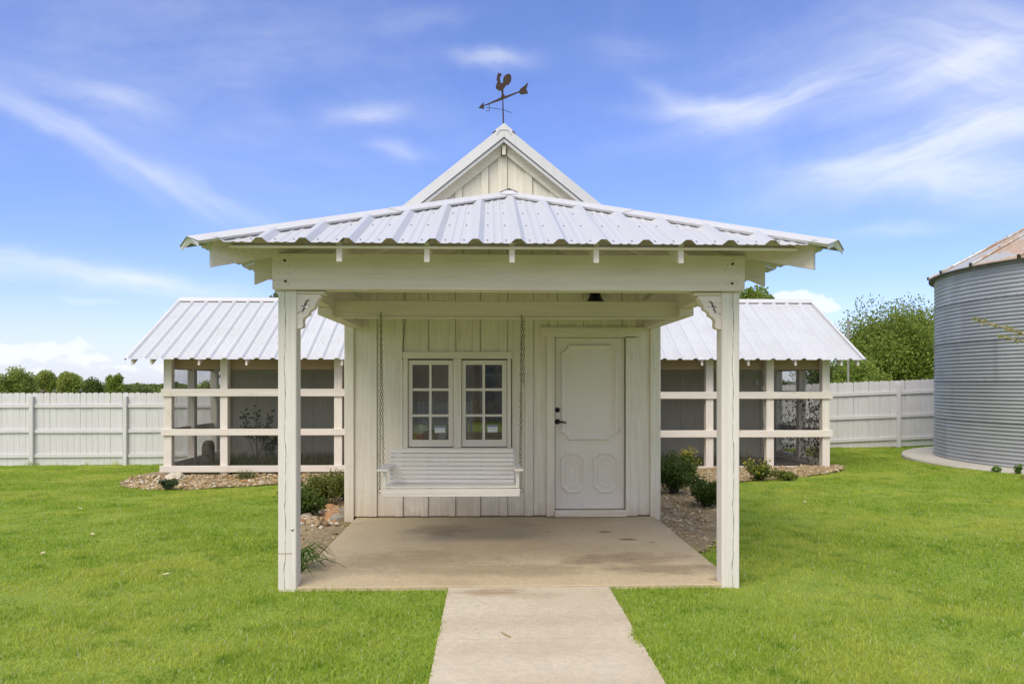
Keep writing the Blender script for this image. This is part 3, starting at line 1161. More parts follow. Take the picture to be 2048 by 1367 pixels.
hm = MB()
LX = hx(1115)
ycyl(hm, LX, hz(843), [(0.0005, 8.862), (0.026, 8.864), (0.031, 8.872), (0.031, 8.888)])
ycyl(hm, LX, hz(843), [(0.0005, 8.832), (0.011, 8.833), (0.012, 8.866)])
hm.tube([(LX, 8.838, hz(843)), (LX + .03, 8.834, hz(843) + .001), (LX + .07, 8.836, hz(844)), (LX + .10, 8.838, hz(845))], [0.011, 0.0105, 0.010, 0.009], 10)
hm.build('lever_handle', M_BLACK, door)
hm = MB()
ycyl(hm, LX, hz(819.5), [(0.0005, 8.858), (0.010, 8.860), (0.023, 8.862), (0.029, 8.874), (0.029, 8.888)])
hm.build('deadbolt', M_BLACK, door)

# thin cables stapled down the wall
cb = MB()
cb.tube([(hx(811.5), 8.845, 2.7), (hx(811), 8.845, hz(640)), (hx(809), 8.846, hz(668)), (hx(806), 8.846, hz(690)), (hx(805.6), 8.846, hz(720))], 0.0032, 6)
cb.build('cable', M_WIRE, house)
cb = MB()
cb.tube([(hx(1243), 8.848, 2.7), (hx(1243.5), 8.848, hz(656))], 0.003, 6)
cb.build('cable', M_WIRE, house)
# small iron angle where the side beams meet the corner boards
for (a, b) in ((697, 702), (1308, 1313)):
    box('iron_tab', hx(a), hx(b), 8.838, 8.845, hz(654), hz(651.5), M_DARK, house, 0)

# ---- gable above the porch roof
GY = 8.875                     # board face
GA = PZ(250, PX(1008, 8.7), 8.7)   # ridge height of the rake trim
SL = 0.805
gxm = PX(1007.5, 8.87)


def gline(dx, drop):
    return GA - drop - SL * abs(dx)


gb = [(962.5, 977), (995.5, 1014), (1049.5, 1064.5), (1099, 1115), (910.5, 925), (860, 874), (1150, 1164)]
gx0, gx1 = HX0 + .01, HX1 - .01
cuts = sorted([gx0] + [hx(b + .4) for a, b in gb] + [gx1])


def gable_piece(name, a, b, y0, y1, drop, mat):
    """an upright board whose top follows the rake"""
    ks = [a, b] if not (a < gxm < b) else [a, gxm, b]
    tops = [max(gline(k - gxm, drop), WALL_TOP + .03) for k in ks]
    mb = MB()
    n = len(ks)
    vs = [(k, y0, WALL_TOP + .002) for k in ks] + [(k, y0, t) for k, t in zip(ks, tops)] + [(k, y1, WALL_TOP + .002) for k in ks] + [(k, y1, t) for k, t in zip(ks, tops)]
    fs = []
    for i in range(n - 1):
        fs += [(i, i + 1, n + i + 1, n + i), (2 * n + i, 3 * n + i, 3 * n + i + 1, 2 * n + i + 1), (n + i, n + i + 1, 3 * n + i + 1, 3 * n + i), (i, 2 * n + i, 2 * n + i + 1, i + 1)]
    fs += [(0, n, 3 * n, 2 * n), (n - 1, 3 * n - 1, 4 * n - 1, 2 * n - 1)]
    mb.add(vs, fs)
    return mb.build(name, mat, house)


for a, b in zip(cuts[:-1], cuts[1:]):
    gable_piece('gable_board', a + .003, b - .003, GY, 8.90, 0.17, P_GABLE[2])
for (a, b) in gb:
    gable_piece('gable_batten', hx(a), hx(b), 8.853, GY - .002, 0.25, P_GABLE[2])
back = MB()
back.add([(gx0, 8.905, WALL_TOP - .05), (gx1, 8.905, WALL_TOP - .05), (gx1, 8.905, gline(gx1 - gxm, .14)), (gxm, 8.905, gline(0, .14)), (gx0, 8.905, gline(gx0 - gxm, .14)),
          (gx0, 8.98, WALL_TOP - .05), (gx1, 8.98, WALL_TOP - .05), (gx1, 8.98, gline(gx1 - gxm, .14)), (gxm, 8.98, gline(0, .14)), (gx0, 8.98, gline(gx0 - gxm, .14))],
         [(0, 1, 2, 3, 4), (9, 8, 7, 6, 5), (0, 5, 6, 1), (1, 6, 7, 2), (2, 7, 8, 3), (3, 8, 9, 4), (4, 9, 5, 0)])
back.build('gable_frame', bpy.data.materials['dark frame timber'], house)

RUNX = 2.16                    # half-width of the steep roof


def rake(name, drop0, drop1, y0, y1, mat, sub=None, run=RUNX):
    """a strip along both rakes between two drops below the ridge line"""
    for sg in (-1, 1):
        mb = MB()
        a = (gxm + sg * .0006, gxm + sg * run)
        vs = []
        for y in (y0, y1):
            for x in a:
                for dr in (drop0, drop1):
                    vs.append((x, y, gline(x - gxm, dr)))
        mb.add(vs, [(0, 1, 3, 2), (4, 6, 7, 5), (0, 4, 5, 1), (2, 3, 7, 6), (0, 2, 6, 4), (1, 5, 7, 3)])
        mb.build(name, mat, house)


rake('rake_trim', 0.0, 0.135, 8.70, 8.712, M_CAP)
rake('rake_trim', 0.0, 0.012, 8.7125, 8.78, M_CAP)
rake('rake_lip_and_shade', 0.1355, 0.165, 8.735, 8.75, M_SCREW)  # dark strip stands in for shade in the slot under the trim
rake('rake_lip_and_shade', 0.142, 0.185, 8.722, 8.734, M_CAP)
rake('rake_board', 0.155, 0.285, 8.825, 8.851, P_GABLE[0])
# soffit between trim and wall
rake('soffit', 0.150, 0.165, 8.7515, 8.824, P_GABLE[1])
# ridge beam end showing under the peak
zt = gline(0, .17)
box('ridge_beam', gxm - .022, gxm + .022, 8.765, 8.812, zt - .15, zt - .04, P_GABLE, house)
box('gap', gxm - .032, gxm + .032, 8.815, 8.823, zt - .155, zt - .06, M_DARK, house, 0)
for sg in (-1, 1):
    O = Vector((gxm + sg * RUNX, 8.715, gline(RUNX, 0.02)))
    A = Vector((0, 1, 0))
    B = Vector((-sg, 0, SL)).normalized()
    Nn = Vector((sg * SL, 0, 1)).normalized()
    rib_roof(house, O, A, B, Nn, 0.1, 8.3, 0.2, lambda a: RUNX * math.hypot(1, SL) - .01, M_ROOF)
sd0, sd1 = Vector((-1, 0, -SL)).normalized(), Vector((1, 0, -SL)).normalized()
cap_strip('ridge_cap', (gxm, 8.70, GA - .03), (gxm, 11.4, GA - .03), sd0, sd1, 0.15, M_CAP, house, .036)
cap_strip('ridge_cap', (gxm, 11.3, GA - .026), (gxm, 16.9, GA - .026), sd0, sd1, 0.15, M_CAP, house, .036)
# folded end of the ridge cap over the trim
mb = MB()
for sg in (-1, 1):
    q = [(gxm, 8.692, GA + .022), (gxm + sg * .10, 8.692, GA + .022 - SL * .10), (gxm + sg * .085, 8.692, GA - .05 - SL * .085), (gxm + sg * .05, 8.692, GA - .062), (gxm, 8.692, GA - .055)]
    mb.add(q + [(x, 8.6985, z) for x, y, z in q], [(0, 1, 2, 3, 4), (9, 8, 7, 6, 5)] + [(i, (i + 1) % 5, 5 + (i + 1) % 5, 5 + i) for i in range(5)])
mb.build('ridge_end', M_CAP, house)

# ------------------------------------------------------------------ the porch
porch = thing('porch', 'open white timber porch on two square posts with a low hipped ribbed metal roof', 'porch', (XC, 6.5, 0))
PX0, PX1 = -1.636, 1.960
PW = 0.14
BZ0, BZ1 = 2.297, 2.574
YP0 = 5.84
for i, (a, b) in enumerate(((PX0, PX0 + PW), (PX1 - PW, PX1))):
    p = box('post', a, b, YP0, YP0 + PW, -0.06, BZ0 - .001, P_POST[i], porch, 0.006)
    p['label'] = ('left porch post with a mended joint near its foot', 'right porch post with a long wavering crack')[i]
# scarf line and bolt low on the left post
box('joint', PX0 - .001, PX0 + PW * .78, YP0 - .0015, YP0 + .02, 0.262, 0.266, simple('joint stain', (0.25, 0.15, 0.11), .8), porch, 0)
mbb = MB()
ycyl(mbb, PX0 + .11, 0.45, [(0.0005, YP0 - .006), (0.011, YP0 - .005), (0.013, YP0 + .001)], 12)
mbb.build('bolt', simple('zinc', (.5, .5, .5), .4, .8), porch)
beam = box('front_beam', -1.668, 1.988, 5.795, 5.838, BZ0, BZ1, P_PORCH, porch, 0.004)
box('inner_beam', PX0 + .03, PX1 - .03, YP0 + PW - .055, YP0 + PW - .01, BZ0 + .002, BZ1 - .002, P_PORCH, porch, 0.004)
bolts, nails = MB(), MB()
for (px, py) in ((569, 520.5), (570.5, 562), (1465.5, 527.5), (1464.5, 566.5)):
    ycyl(bolts, PX(px, 5.79), PZ(py, PX(px, 5.79), 5.79), [(0.0005, 5.785), (0.0085, 5.786), (0.010, 5.797)], 10)
for (px, py) in ((559, 511), (578, 511), (548, 519), (560, 527), (577, 531), (557, 546), (576, 547), (548, 560), (556, 568), (577, 567), (1454, 521), (1468, 520), (1450, 541), (1475, 545), (1453, 566), (1474, 565), (1468, 553), (1456, 530)):
    ycyl(nails, PX(px, 5.79), PZ(py, PX(px, 5.79), 5.79), [(0.0005, 5.792), (0.0035, 5.7925), (0.0035, 5.797)], 6)
bolts.build('bolts', M_DARK, porch)
tag(nails.build('nails', simple('nail', (.22, .18, .14), .6, .3), porch), kind='stuff')
# side beams and the lower plates that carry the tie beam
for (a, b) in ((PX0 + .004, PX0 + .135), (PX1 - .135, PX1 - .004)):
    box('side_beam', a, b, YP0 + PW - .008, 8.84, BZ0 + .003, BZ1 - .004, P_PORCH, porch, 0.004)
    box('side_plate', a - .003, b + .003, 7.16, 8.838, 2.228, BZ0 + .001, P_PORCH, porch, 0.004)
tie = box('tie_beam', PX0 + .132, PX1 - .132, 7.28, 7.32, 2.206, 2.376, P_PORCH, porch, 0.004)
box('tie_beam_lip', PX0 + .140, PX1 - .140, 7.272, 7.2795, 2.206, 2.222, P_PORCH, porch, 0.002)

# hipped roof
WH, YE, ZE, ZR = 2.305, 5.34, 2.571, 3.49
RISE = ZR - ZE
XR = 0.19
slope = math.hypot(WH, RISE) / WH
YR = YE + WH
fB = Vector((0, WH, RISE)).normalized()
fN = Vector((0, -RISE, WH)).normalized()
rib_roof(porch, (XR, YE, ZE), (1, 0, 0), fB, fN, -WH + .03, WH - .03, 0.012, lambda a: max((WH - abs(a)) * slope - .02, 0.0), M_ROOF, extra=(0.0,))
for sg in (-1, 1):
    B = Vector((-sg * WH, 0, RISE)).normalized()
    Nn = Vector((sg * RISE, 0, WH)).normalized()
    rib_roof(porch, (XR + sg * WH, YE, ZE), (0, 1, 0), B, Nn, .03, 8.845 - YE, 0.18, lambda a: max(min(a, WH) * slope - .02, 0.0), M_ROOF, extra=(WH,))
apex = Vector((XR, YR, ZR))
for sg in (-1, 1):
    c = Vector((XR + sg * (WH + .005), YE - .005, ZE - .005 * RISE / WH))
    hd = (apex - c).normalized()
    sides = Vector((sg, 1, 0)), Vector((-sg, -1, 0))
    s_front = (-fB - hd * (-fB).dot(hd)).normalized()
    Bs = Vector((-sg * WH, 0, RISE)).normalized()
    s_side = (-Bs - hd * (-Bs).dot(hd)).normalized()
    for (u0, u1, l) in ((0, .55, .030), (.535, 1.0, .033)):
        cap_strip('hip_cap', c.lerp(apex, u0), c.lerp(apex, u1), s_front, s_side, 0.15, M_CAP, porch, l)
    # closed, bent-down end of the cap at the corner
    mb = MB()
    up = Vector((0, 0, 1))
    p0 = c + up * .040
    q1, q2 = c + s_front * .15 + up * .02, c + s_side * .15 + up * .02
    mb.add([p0, q1, q1 - up * .03, c - up * .01 + hd * .02, q2 - up * .03, q2], [(0, 1, 2, 3), (0, 3, 4, 5)])
    mb.build('cap_end', M_CAP, porch, normals=False)
cap_strip('ridge_cap', (XR, YR - .1, ZR), (XR, 8.848, ZR), Vector((-WH, 0, -RISE)).normalized(), Vector((WH, 0, -RISE)).normalized(), 0.15, M_CAP, porch, .04)
mb = MB()
tp = apex + Vector((0, -.02, .075))
ring = [apex + Vector((-.20, -.02, -.02)), apex + Vector((-.09, -.20, -.035)), apex + Vector((.09, -.20, -.035)), apex + Vector((.20, -.02, -.02)), apex + Vector((.15, .12, .0)), apex + Vector((-.15, .12, .0))]
mb.add([tp] + ring, [(0, i + 1, (i + 1) % 6 + 1) for i in range(6)])
mb.build('peak_cap', M_CAP, porch, normals=False)
# rafters: front tails, side tails, hip rafters, purlin boards under the sheets
for cxr in (-1.246, -0.616, 0.0, 0.613, 1.233):
    x = XC + cxr
    p0 = Vector((x, 5.43, ZE - .082 + .09 * RISE / WH))
    run = min(WH - abs(x - XR), WH) - .2
    p1 = p0 + Vector((0, run, run * RISE / WH))
    rafter('rafter', p0, p1, 0.038, 0.145, P_PORCH, porch)
for sg in (-1, 1):
    for y in (6.40, 7.02, 7.64, 8.26):
        p0 = Vector((XR + sg * (WH - .13), y, ZE - .115 + .13 * RISE / WH))
        run = min(y - YE, WH) - .30
        p1 = p0 + Vector((-sg * run, 0, run * RISE / WH))
        rafter('rafter', p0, p1, 0.038, 0.19, P_PORCH, porch)
    c = Vector((XR + sg * (WH - .11), YE + .11, ZE - .105 + .11 * RISE / WH))
    rafter('hip_rafter', c + Vector((0, 0, -.005)), apex + Vector((0, 0, -.12)), 0.042, 0.19, P_PORCH, porch)
bar('ridge_board', (XR, YR, ZR - .1), (XR, 8.84, ZR - .1), 0.04, 0.14, P_PORCH, porch)
for k, u in enumerate((0.36, 0.95, 1.54)):
    y = YE + u
    z = ZE + u * RISE / WH - .012
    hw = WH - u - .04
    bar('purlin', (XR - hw, y, z), (XR + hw, y, z), 0.085, 0.018, P_RAW, porch, fN)
    for sg in (-1, 1):
        x = XR + sg * (WH - u)
        bar('purlin', (x, y + .06, z), (x, 8.83, z), 0.085, 0.018, P_RAW, porch, (sg * RISE, 0, WH))
bar('eave_board', (XR - WH + .25, YE + .115, ZE - .002), (XR + WH - .25, YE + .115, ZE - .002), 0.09, 0.02, P_PORCH, porch, fN)

# fretwork brackets in the corners of the posts
def bracket(sg):
    x0 = PX0 + PW if sg > 0 else PX1 - PW
    u = 1 / 2196.0
    def T(p):
        return ((p[0] - 445) * u, (205 - p[1]) * u)
    outl = [(445, 205), (852, 205), (845, 262), (805, 272), (790, 300), (786, 330), (762, 350), (750, 385), (742, 425), (720, 450), (690, 463), (668, 482), (652, 490), (648, 515), (651, 540), (625, 556), (595, 572), (568, 594), (550, 620), (541, 650), (543, 685), (549, 710), (546, 742), (530, 764), (505, 776), (470, 782), (445, 784)]
    hole = [(536, 525), (524, 478), (545, 440), (556, 408), (528, 410), (500, 396), (530, 392), (560, 392), (572, 350), (592, 312), (620, 294), (650, 292), (676, 302), (648, 312), (626, 330), (612, 360), (610, 390), (650, 388), (676, 382), (655, 402), (620, 410), (604, 412), (588, 440), (570, 472), (552, 500)]
    slit = [(447, 536), (452, 524), (500, 488), (520, 476), (520, 484), (480, 516)]
    me = shape2d([[T(p) for p in outl], [T(p) for p in hole], [T(p) for p in slit]], 0.085)
    me.materials.append(P_PORCH[0])
    o = link('bracket', me, porch, (x0, YP0 + .062, BZ0 - .031), (R(90), 0, 0))
    if sg < 0:
        for v in me.vertices:
            v.co.x = -v.co.x
        me.flip_normals()
    w = 0.212
    a, b = (x0, x0 + w) if sg > 0 else (x0 - w, x0)
    box('bracket_cap', a, b, YP0 + .008, YP0 + .118, BZ0 - .028, BZ0 - .003, P_PORCH, porch, 0.005)


bracket(1)
bracket(-1)

# ------------------------------------------------------------------ hanging swing
SWY = 7.05
swing = thing('porch_swing', 'white slatted two-seat swing hung on chains under the porch in front of the window', 'swing', (PX(902, 7.2), 7.25, 0.6))


def sx(px, y=7.05):
    return PX(px, y)


def sz(py, px, y):
    return PZ(py, sx(px, y), y)


xl, xr = sx(765), sx(1039)
zs = sz(976, 900, SWY)
box('seat_front_rail', xl - .012, xr + .004, SWY - .012, SWY + .012, zs - .052, zs - .004, P_SWING, swing, 0.003)
box('seat_front_rail', xl, xr, SWY - .02, SWY + .03, zs - .075, zs - .0525, P_SWING, swing, 0.003)
n = 7
for k in range(n):
    y0 = SWY - .005 + k * .062
    box('seat_slat', xl + .004, xr - .004, y0, y0 + .054, zs + .002 - .006 * k * .6, zs + .021 - .006 * k * .6, P_SWING, swing, 0.004)
for x in (xl + .03, (2 * xl + xr) / 3, (xl + 2 * xr) / 3, xr - .03):
    box('seat_frame', x - .018, x + .018, SWY + .013, SWY + .44, zs - .075, zs - .018, P_SWING, swing, 0.003)
bx0, bx1 = PX(779, 7.45), PX(1028, 7.45)
for k in range(8):
    py = 901.5 + k * 8.55
    yb = 7.52 - k * .013
    zc = PZ(py, 0, yb)
    hh = (8.55 * yb / F) / 2 - .0042
    o = box('back_slat', bx0, bx1, yb - .009, yb + .009, zc - hh, zc + hh, P_SWING, swing, 0.003)
    o.rotation_euler = (R(-14), R(.25), 0)
for f in (0.005, 0.335, 0.665, 0.975):
    x = bx0 + (bx1 - bx0) * f
    bar('back_stile', (x + .01, 7.435, PZ(972, 0, 7.43)), (x + .01, 7.545, PZ(899, 0, 7.54)), 0.03, 0.022, P_SWING, swing, (0, 1, 0))
for sg, ex in ((-1, xl), (1, xr)):
    za = PZ(935, 0, 7.2)
    xo = sx(753, 6.98) if sg < 0 else sx(1047, 6.98)
    xi = sx(777, 6.98) if sg < 0 else sx(1029, 6.98)
    box('armrest', min(xo, xi), max(xo, xi), 6.98, 7.50, za - .010, za + .012, P_SWING, swing, 0.006)
    box('arm_post', ex + (.004 if sg < 0 else -.032), ex + (.032 if sg < 0 else -.004), SWY + .005, SWY + .045, zs + .0215, za - .0105, P_SWING, swing, 0.003)
    # chains
    hxp, hpy = (762, 630) if sg < 0 else (1043, 636)
    hook = Vector((PX(hxp, 7.265), 7.262, PZ(hpy, PX(hxp, 7.26), 7.26)))
    front = Vector((sx(759.5, 7.06) if sg < 0 else sx(1042.5, 7.06), 7.06, PZ(978, 0, 7.06)))
    rear = Vector((PX(767, 7.42) if sg < 0 else PX(1040, 7.42), 7.42, PZ(930, 0, 7.42)))
    ch = MB()

    def link_ring(c, ax, tw, ln=.041, wd=.022, r=.0030, n=10, q=4):
        side = ax.orthogonal().normalized()
        side.rotate(Matrix.Rotation(tw, 3, ax))
        nn = ax.cross(side)
        vs, fs = [], []
        for i in range(n):
            t = 2 * math.pi * i / n
            p = c + ax * (math.cos(t) * (ln / 2 - r)) + side * (math.sin(t) * (wd / 2 - r) * (1 + .25 * abs(math.sin(2 * t))))
            rad = (ax * math.cos(t) + side * math.sin(t)).normalized()
            for j in range(q):
                a = 2 * math.pi * j / q
                vs.append(p + (rad * math.cos(a) + nn * math.sin(a)) * r)
        for i in range(n):
            for j in range(q):
                fs.append((i * q + j, ((i + 1) % n) * q + j, ((i + 1) % n) * q + (j + 1) % q, i * q + (j + 1) % q))
        ch.add(vs, fs, True)

    for end in (front, rear):
        L = (end - hook).length
        ax = (end - hook).normalized()
        k = 0
        s = .01
        while s < L - .005:
            link_ring(hook + ax * s + Vector((random.uniform(-.0015, .0015), 0, 0)), ax, (R(35) if k % 2 else R(125)) + random.uniform(-.3, .3))
            s += .0315
            k += 1
    if sg > 0:      # loose tail of spare chain
        p = hook + Vector((.018, -.01, -.02))
        for k in range(21):
            link_ring(p + Vector((random.uniform(-.004, .004), 0, -.031 * k)), Vector((0, 0, 1)), R(40 + 90 * (k % 2)))
    tag(ch.build('chain', M_CHAIN, swing), kind='stuff')
    ring = MB()
    pts = [front + Vector((.020 * math.cos(t), .004, .020 * math.sin(t) - .012)) for t in np.linspace(0, 2 * math.pi, 15)]
    ring.tube(pts, .0032, 6, False)
    ring.build('ring', M_CHAIN, swing)
    hk = MB()
    hk.tube([hook + Vector((0, .018, .03)), hook + Vector((0, -.004, .028)), hook + Vector((0, -.010, .012)), hook + Vector((0, -.004, -.006)), hook + Vector((0, .004, .0))], .0035, 6)
    hk.build('hook', M_CHAIN, swing)

# ------------------------------------------------------------------ lamp under the porch
lx = PX(1190, 8.70)
lamp = thing('wall_lamp', 'black barn-style lamp with flared shade high on the wall above the door', 'lamp', (lx, 8.85, 2.6))
lm = MB()
z0 = PZ(604, lx, 8.68)
lm.lathe(lx, 8.68, [(0.112, z0), (0.108, z0 + .006), (0.085, z0 + .03), (0.068, z0 + .07), (0.064, z0 + .085), (0.062, z0 + .09), (0.02, z0 + .1)], 24)
lm.build('shade', M_BLACK, lamp)
lm = MB()
lm.lathe(lx, 8.68, [(0.0605, z0 + .088), (0.063, z0 + .10), (0.063, z0 + .19), (0.05, z0 + .21), (0.001, z0 + .215)], 20)
lm.build('neck', M_BLACK, lamp)
lm = MB()
lm.tube([(lx, 8.70, z0 + .16), (lx, 8.77, z0 + .17), (lx, 8.85, z0 + .15)], .018, 10)
ycyl(lm, lx, z0 + .15, [(0.0005, 8.835), (0.05, 8.838), (0.06, 8.852)], 16)
lm.build('arm', M_BLACK, lamp)

# ------------------------------------------------------------------ things seen through the panes
tb = thing('work_table', 'low brown table behind the left window', 'table', (hx(860), 9.4, 0))
tx0, tx1, tzp = hx(800), hx(915), hz(884)
box('table_top', tx0, tx1, 8.995, 9.7, tzp - .03, tzp, M_INT, tb)
for x in (tx0 + .03, tx1 - .03):
    for y in (9.09, 9.66):
        box('leg', x - .02, x + .02, y - .02, y + .02, 0.02, tzp - .0305, M_INT, tb)
ts = thing('paper_stack', 'stack of cream papers above a red printed box behind the lower left pane', 'papers', (hx(838), 9.2, tzp))
for k in range(5):
    box('sheet_bundle', hx(822) + .01 * (k % 2), hx(848) + .014 * ((k * 3) % 4), 9.00, 9.20, tzp + .121 + k * .0165, tzp + .136 + k * .0165, M_PAPER, ts, 0.002)
rb = thing('printed_box', 'red and white printed box under the cream papers behind the left window', 'box', (hx(835), 9.2, tzp))
box('carton', hx(820), hx(843), 9.00, 9.21, tzp + .001, tzp + .10, M_RED, rb, 0.003)
box('lid', hx(819.5), hx(843.5), 8.998, 9.212, tzp + .1005, tzp + .12, M_PAPER, rb, 0.003)


def lump(name, label, cat, c, r, mat, seed):
    mb = MB()
    vs, fs = [], []
    nu, nv = 14, 9
    for j in range(nv + 1):
        ph = math.pi * j / nv
        for i in range(nu):
            th = 2 * math.pi * i / nu
            d = Vector((math.sin(ph) * math.cos(th), math.sin(ph) * math.sin(th), math.cos(ph)))
            k = 1 + .35 * mnoise.noise(d * 1.9 + Vector((seed, 0, 0)))
            vs.append((c[0] + d.x * r[0] * k, c[1] + d.y * r[1] * k, max(c[2] + d.z * r[2] * k, c[2] - r[2] * .8)))
    for j in range(nv):
        for i in range(nu):
            i2 = (i + 1) % nu
            fs.append((j * nu + i, j * nu + i2, (j + 1) * nu + i2, (j + 1) * nu + i))
    mb.add(vs, fs, True)
    return tag(mb.build(name, mat), label, cat)


lump('sack', 'brown sack slumped on the table between papers and blue bag', 'sack', (hx(856), 9.09, tzp + .062), (.075, .08, .075), M_KRAFT, 3)
lump('plastic_bag', 'crumpled blue and white bag behind the lower left window', 'bag', (hx(886), 9.11, tzp + .075), (.10, .09, .09), M_BAG, 9)
stud = thing('timber_stud', 'bare pine stud standing inside behind the right window', 'timber', (hx(953), 9.5, 0))
box('stud_face', PX(949, 9.6), PX(960, 9.6), 9.58, 9.62, 0.02, 2.5, M_STUD, stud)
box('stud_plate', PX(944, 9.6), PX(949, 9.6), 9.60, 9.625, 0.02, 2.5, M_INT, stud)
cab = thing('dark_cabinet', 'dark cabinet with a pale shelf edge behind the right window', 'cabinet', (hx(990), 9.7, 0))
box('cabinet_body', PX(966, 9.8), PX(1014, 9.8), 9.78, 10.2, 0.02, 2.3, M_INTD, cab)
box('shelf_edge', PX(969, 9.75), PX(1008, 9.75), 9.76, 9.7795, PZ(750, 0, 9.76), PZ(748, 0, 9.76), M_CARD, cab, 0)
for (a, b, c, d, wh) in ((869.5, 890, 852, 865, 'left'), (975, 995, 850, 864, 'right')):
    cd = thing('notice_card', 'small white notice card with a blue header stuck in the %s window' % wh, 'notice', (hx((a + b) / 2), 8.888, hz(858)))
    x0, x1, zlo, zhi = hx(a), hx(b), hz(d), hz(c)
    box('card', x0, x1, 8.8862, 8.8885, zlo, zhi, M_CARD, cd, 0)
    box('header', x0 + .004, x1 - .004, 8.8852, 8.8861, zhi - .018, zhi - .004, M_CARDB, cd, 0)
    pr = MB()
    for k in range(3):
        pr.box(x0 + .012, x1 - .012 - .01 * k, 8.8854, 8.8861, zhi - .030 - k * .009, zhi - .028 - k * .009)
    pr.box(x0 + .055, x1 - .01, 8.8854, 8.8861, zlo + .008, zlo + .012)
    for k in range(6):
        pr.box(x0 + .020 + k * .013, x0 + .028 + k * .013, 8.8848, 8.8851, zhi - .014, zhi - .008)
    pr.build('print', M_INK, cd)

# ------------------------------------------------------------------ weathervane
vp = Vector((PX(1005.5, 8.95), 8.95, 0))
VZ = PZ(196.5, vp.x, 8.95)
vane = thing('weathervane', 'rusty rooster weathervane with an arrow on the gable peak', 'weathervane', (vp.x, 8.95, GA))
mb = MB()
mb.tube([(vp.x + .012, 8.95, GA - .02), (vp.x + .004, 8.95, GA + .25), (vp.x, 8.95, VZ)], [.009, .008, .006], 8)
mb.build('pole', M_RUST, vane)
ANG = R(-47)


def plate(name, pts, depth=0.006):
    me = shape2d(pts if isinstance(pts[0][0], (tuple, list)) else [pts], depth)
    me.materials.append(M_RUST)
    return link(name, me, vane, (vp.x, 8.95, VZ), (R(90), 0, ANG))


def rT(p):      # enlarged photo crop to metres in the plate's plane
    return ((p[0] - 740) / 9.77 / 168.5 / math.cos(ANG), (655 - p[1]) / 9.77 / 168.5)


rooster = [(653, 118), (668, 135), (690, 140), (700, 152), (712, 165), (714, 185), (708, 214), (694, 205), (688, 190), (682, 225), (688, 265), (694, 320), (708, 350), (728, 355), (744, 350), (750, 322), (750, 285), (760, 252), (785, 230), (820, 220), (858, 226), (884, 250), (896, 285), (902, 330), (895, 375), (888, 408), (872, 402), (862, 425), (848, 448), (842, 430), (818, 428), (790, 440), (768, 462), (752, 488), (750, 530), (754, 575), (772, 600), (772, 640), (700, 650), (712, 610), (722, 575), (716, 520), (706, 492), (672, 482), (648, 460), (628, 432), (612, 424), (606, 390), (612, 355), (628, 315), (642, 278), (624, 262), (620, 235), (630, 215), (628, 185), (634, 165), (648, 150), (644, 130)]
plate('rooster', [rT(p) for p in rooster])
plate('arrow_shaft', [(-.33, -.006), (-.30, -.008), (-.02, -.017), (.05, -.016), (.29, -.006), (.29, .006), (.05, .013), (-.02, .016), (-.30, .004), (-.33, .004)], .006)
plate('arrow_head', [(-.43, -.006), (-.335, .040), (-.345, .012), (-.325, -.003), (-.34, -.014), (-.33, -.045)], .008)
plate('arrow_tail', [(.27, 0), (.30, .028), (.36, .042), (.42, .066), (.39, .0), (.42, -.06), (.31, -.042), (.285, -.026)], .008)
mb = MB()
ez = PZ(219.5, vp.x, 8.95)
for (a, b) in ((Vector((-.16, -.06, 0)), Vector((.11, .10, 0))),):
    mb.tube([vp + a + Vector((0, 0, ez)), vp + Vector((0, 0, ez)), vp + b + Vector((0, 0, ez))], .003, 6)
mb.build('direction_rod', M_RUST, vane)
mb = MB()
e0 = vp + Vector((-.16, -.06, ez))
mb.tube([e0 + Vector((0, 0, .035)), e0 + Vector((0, 0, -.035))], .003, 6)
for dz in (.035, 0, -.035):
    mb.tube([e0 + Vector((0, 0, dz)), e0 + Vector((-.04, -.01, dz - .004))], .003, 6)
mb.build('letter', M_RUST, vane)

# ------------------------------------------------------------------ the two open pens beside the house
YF = 14.92


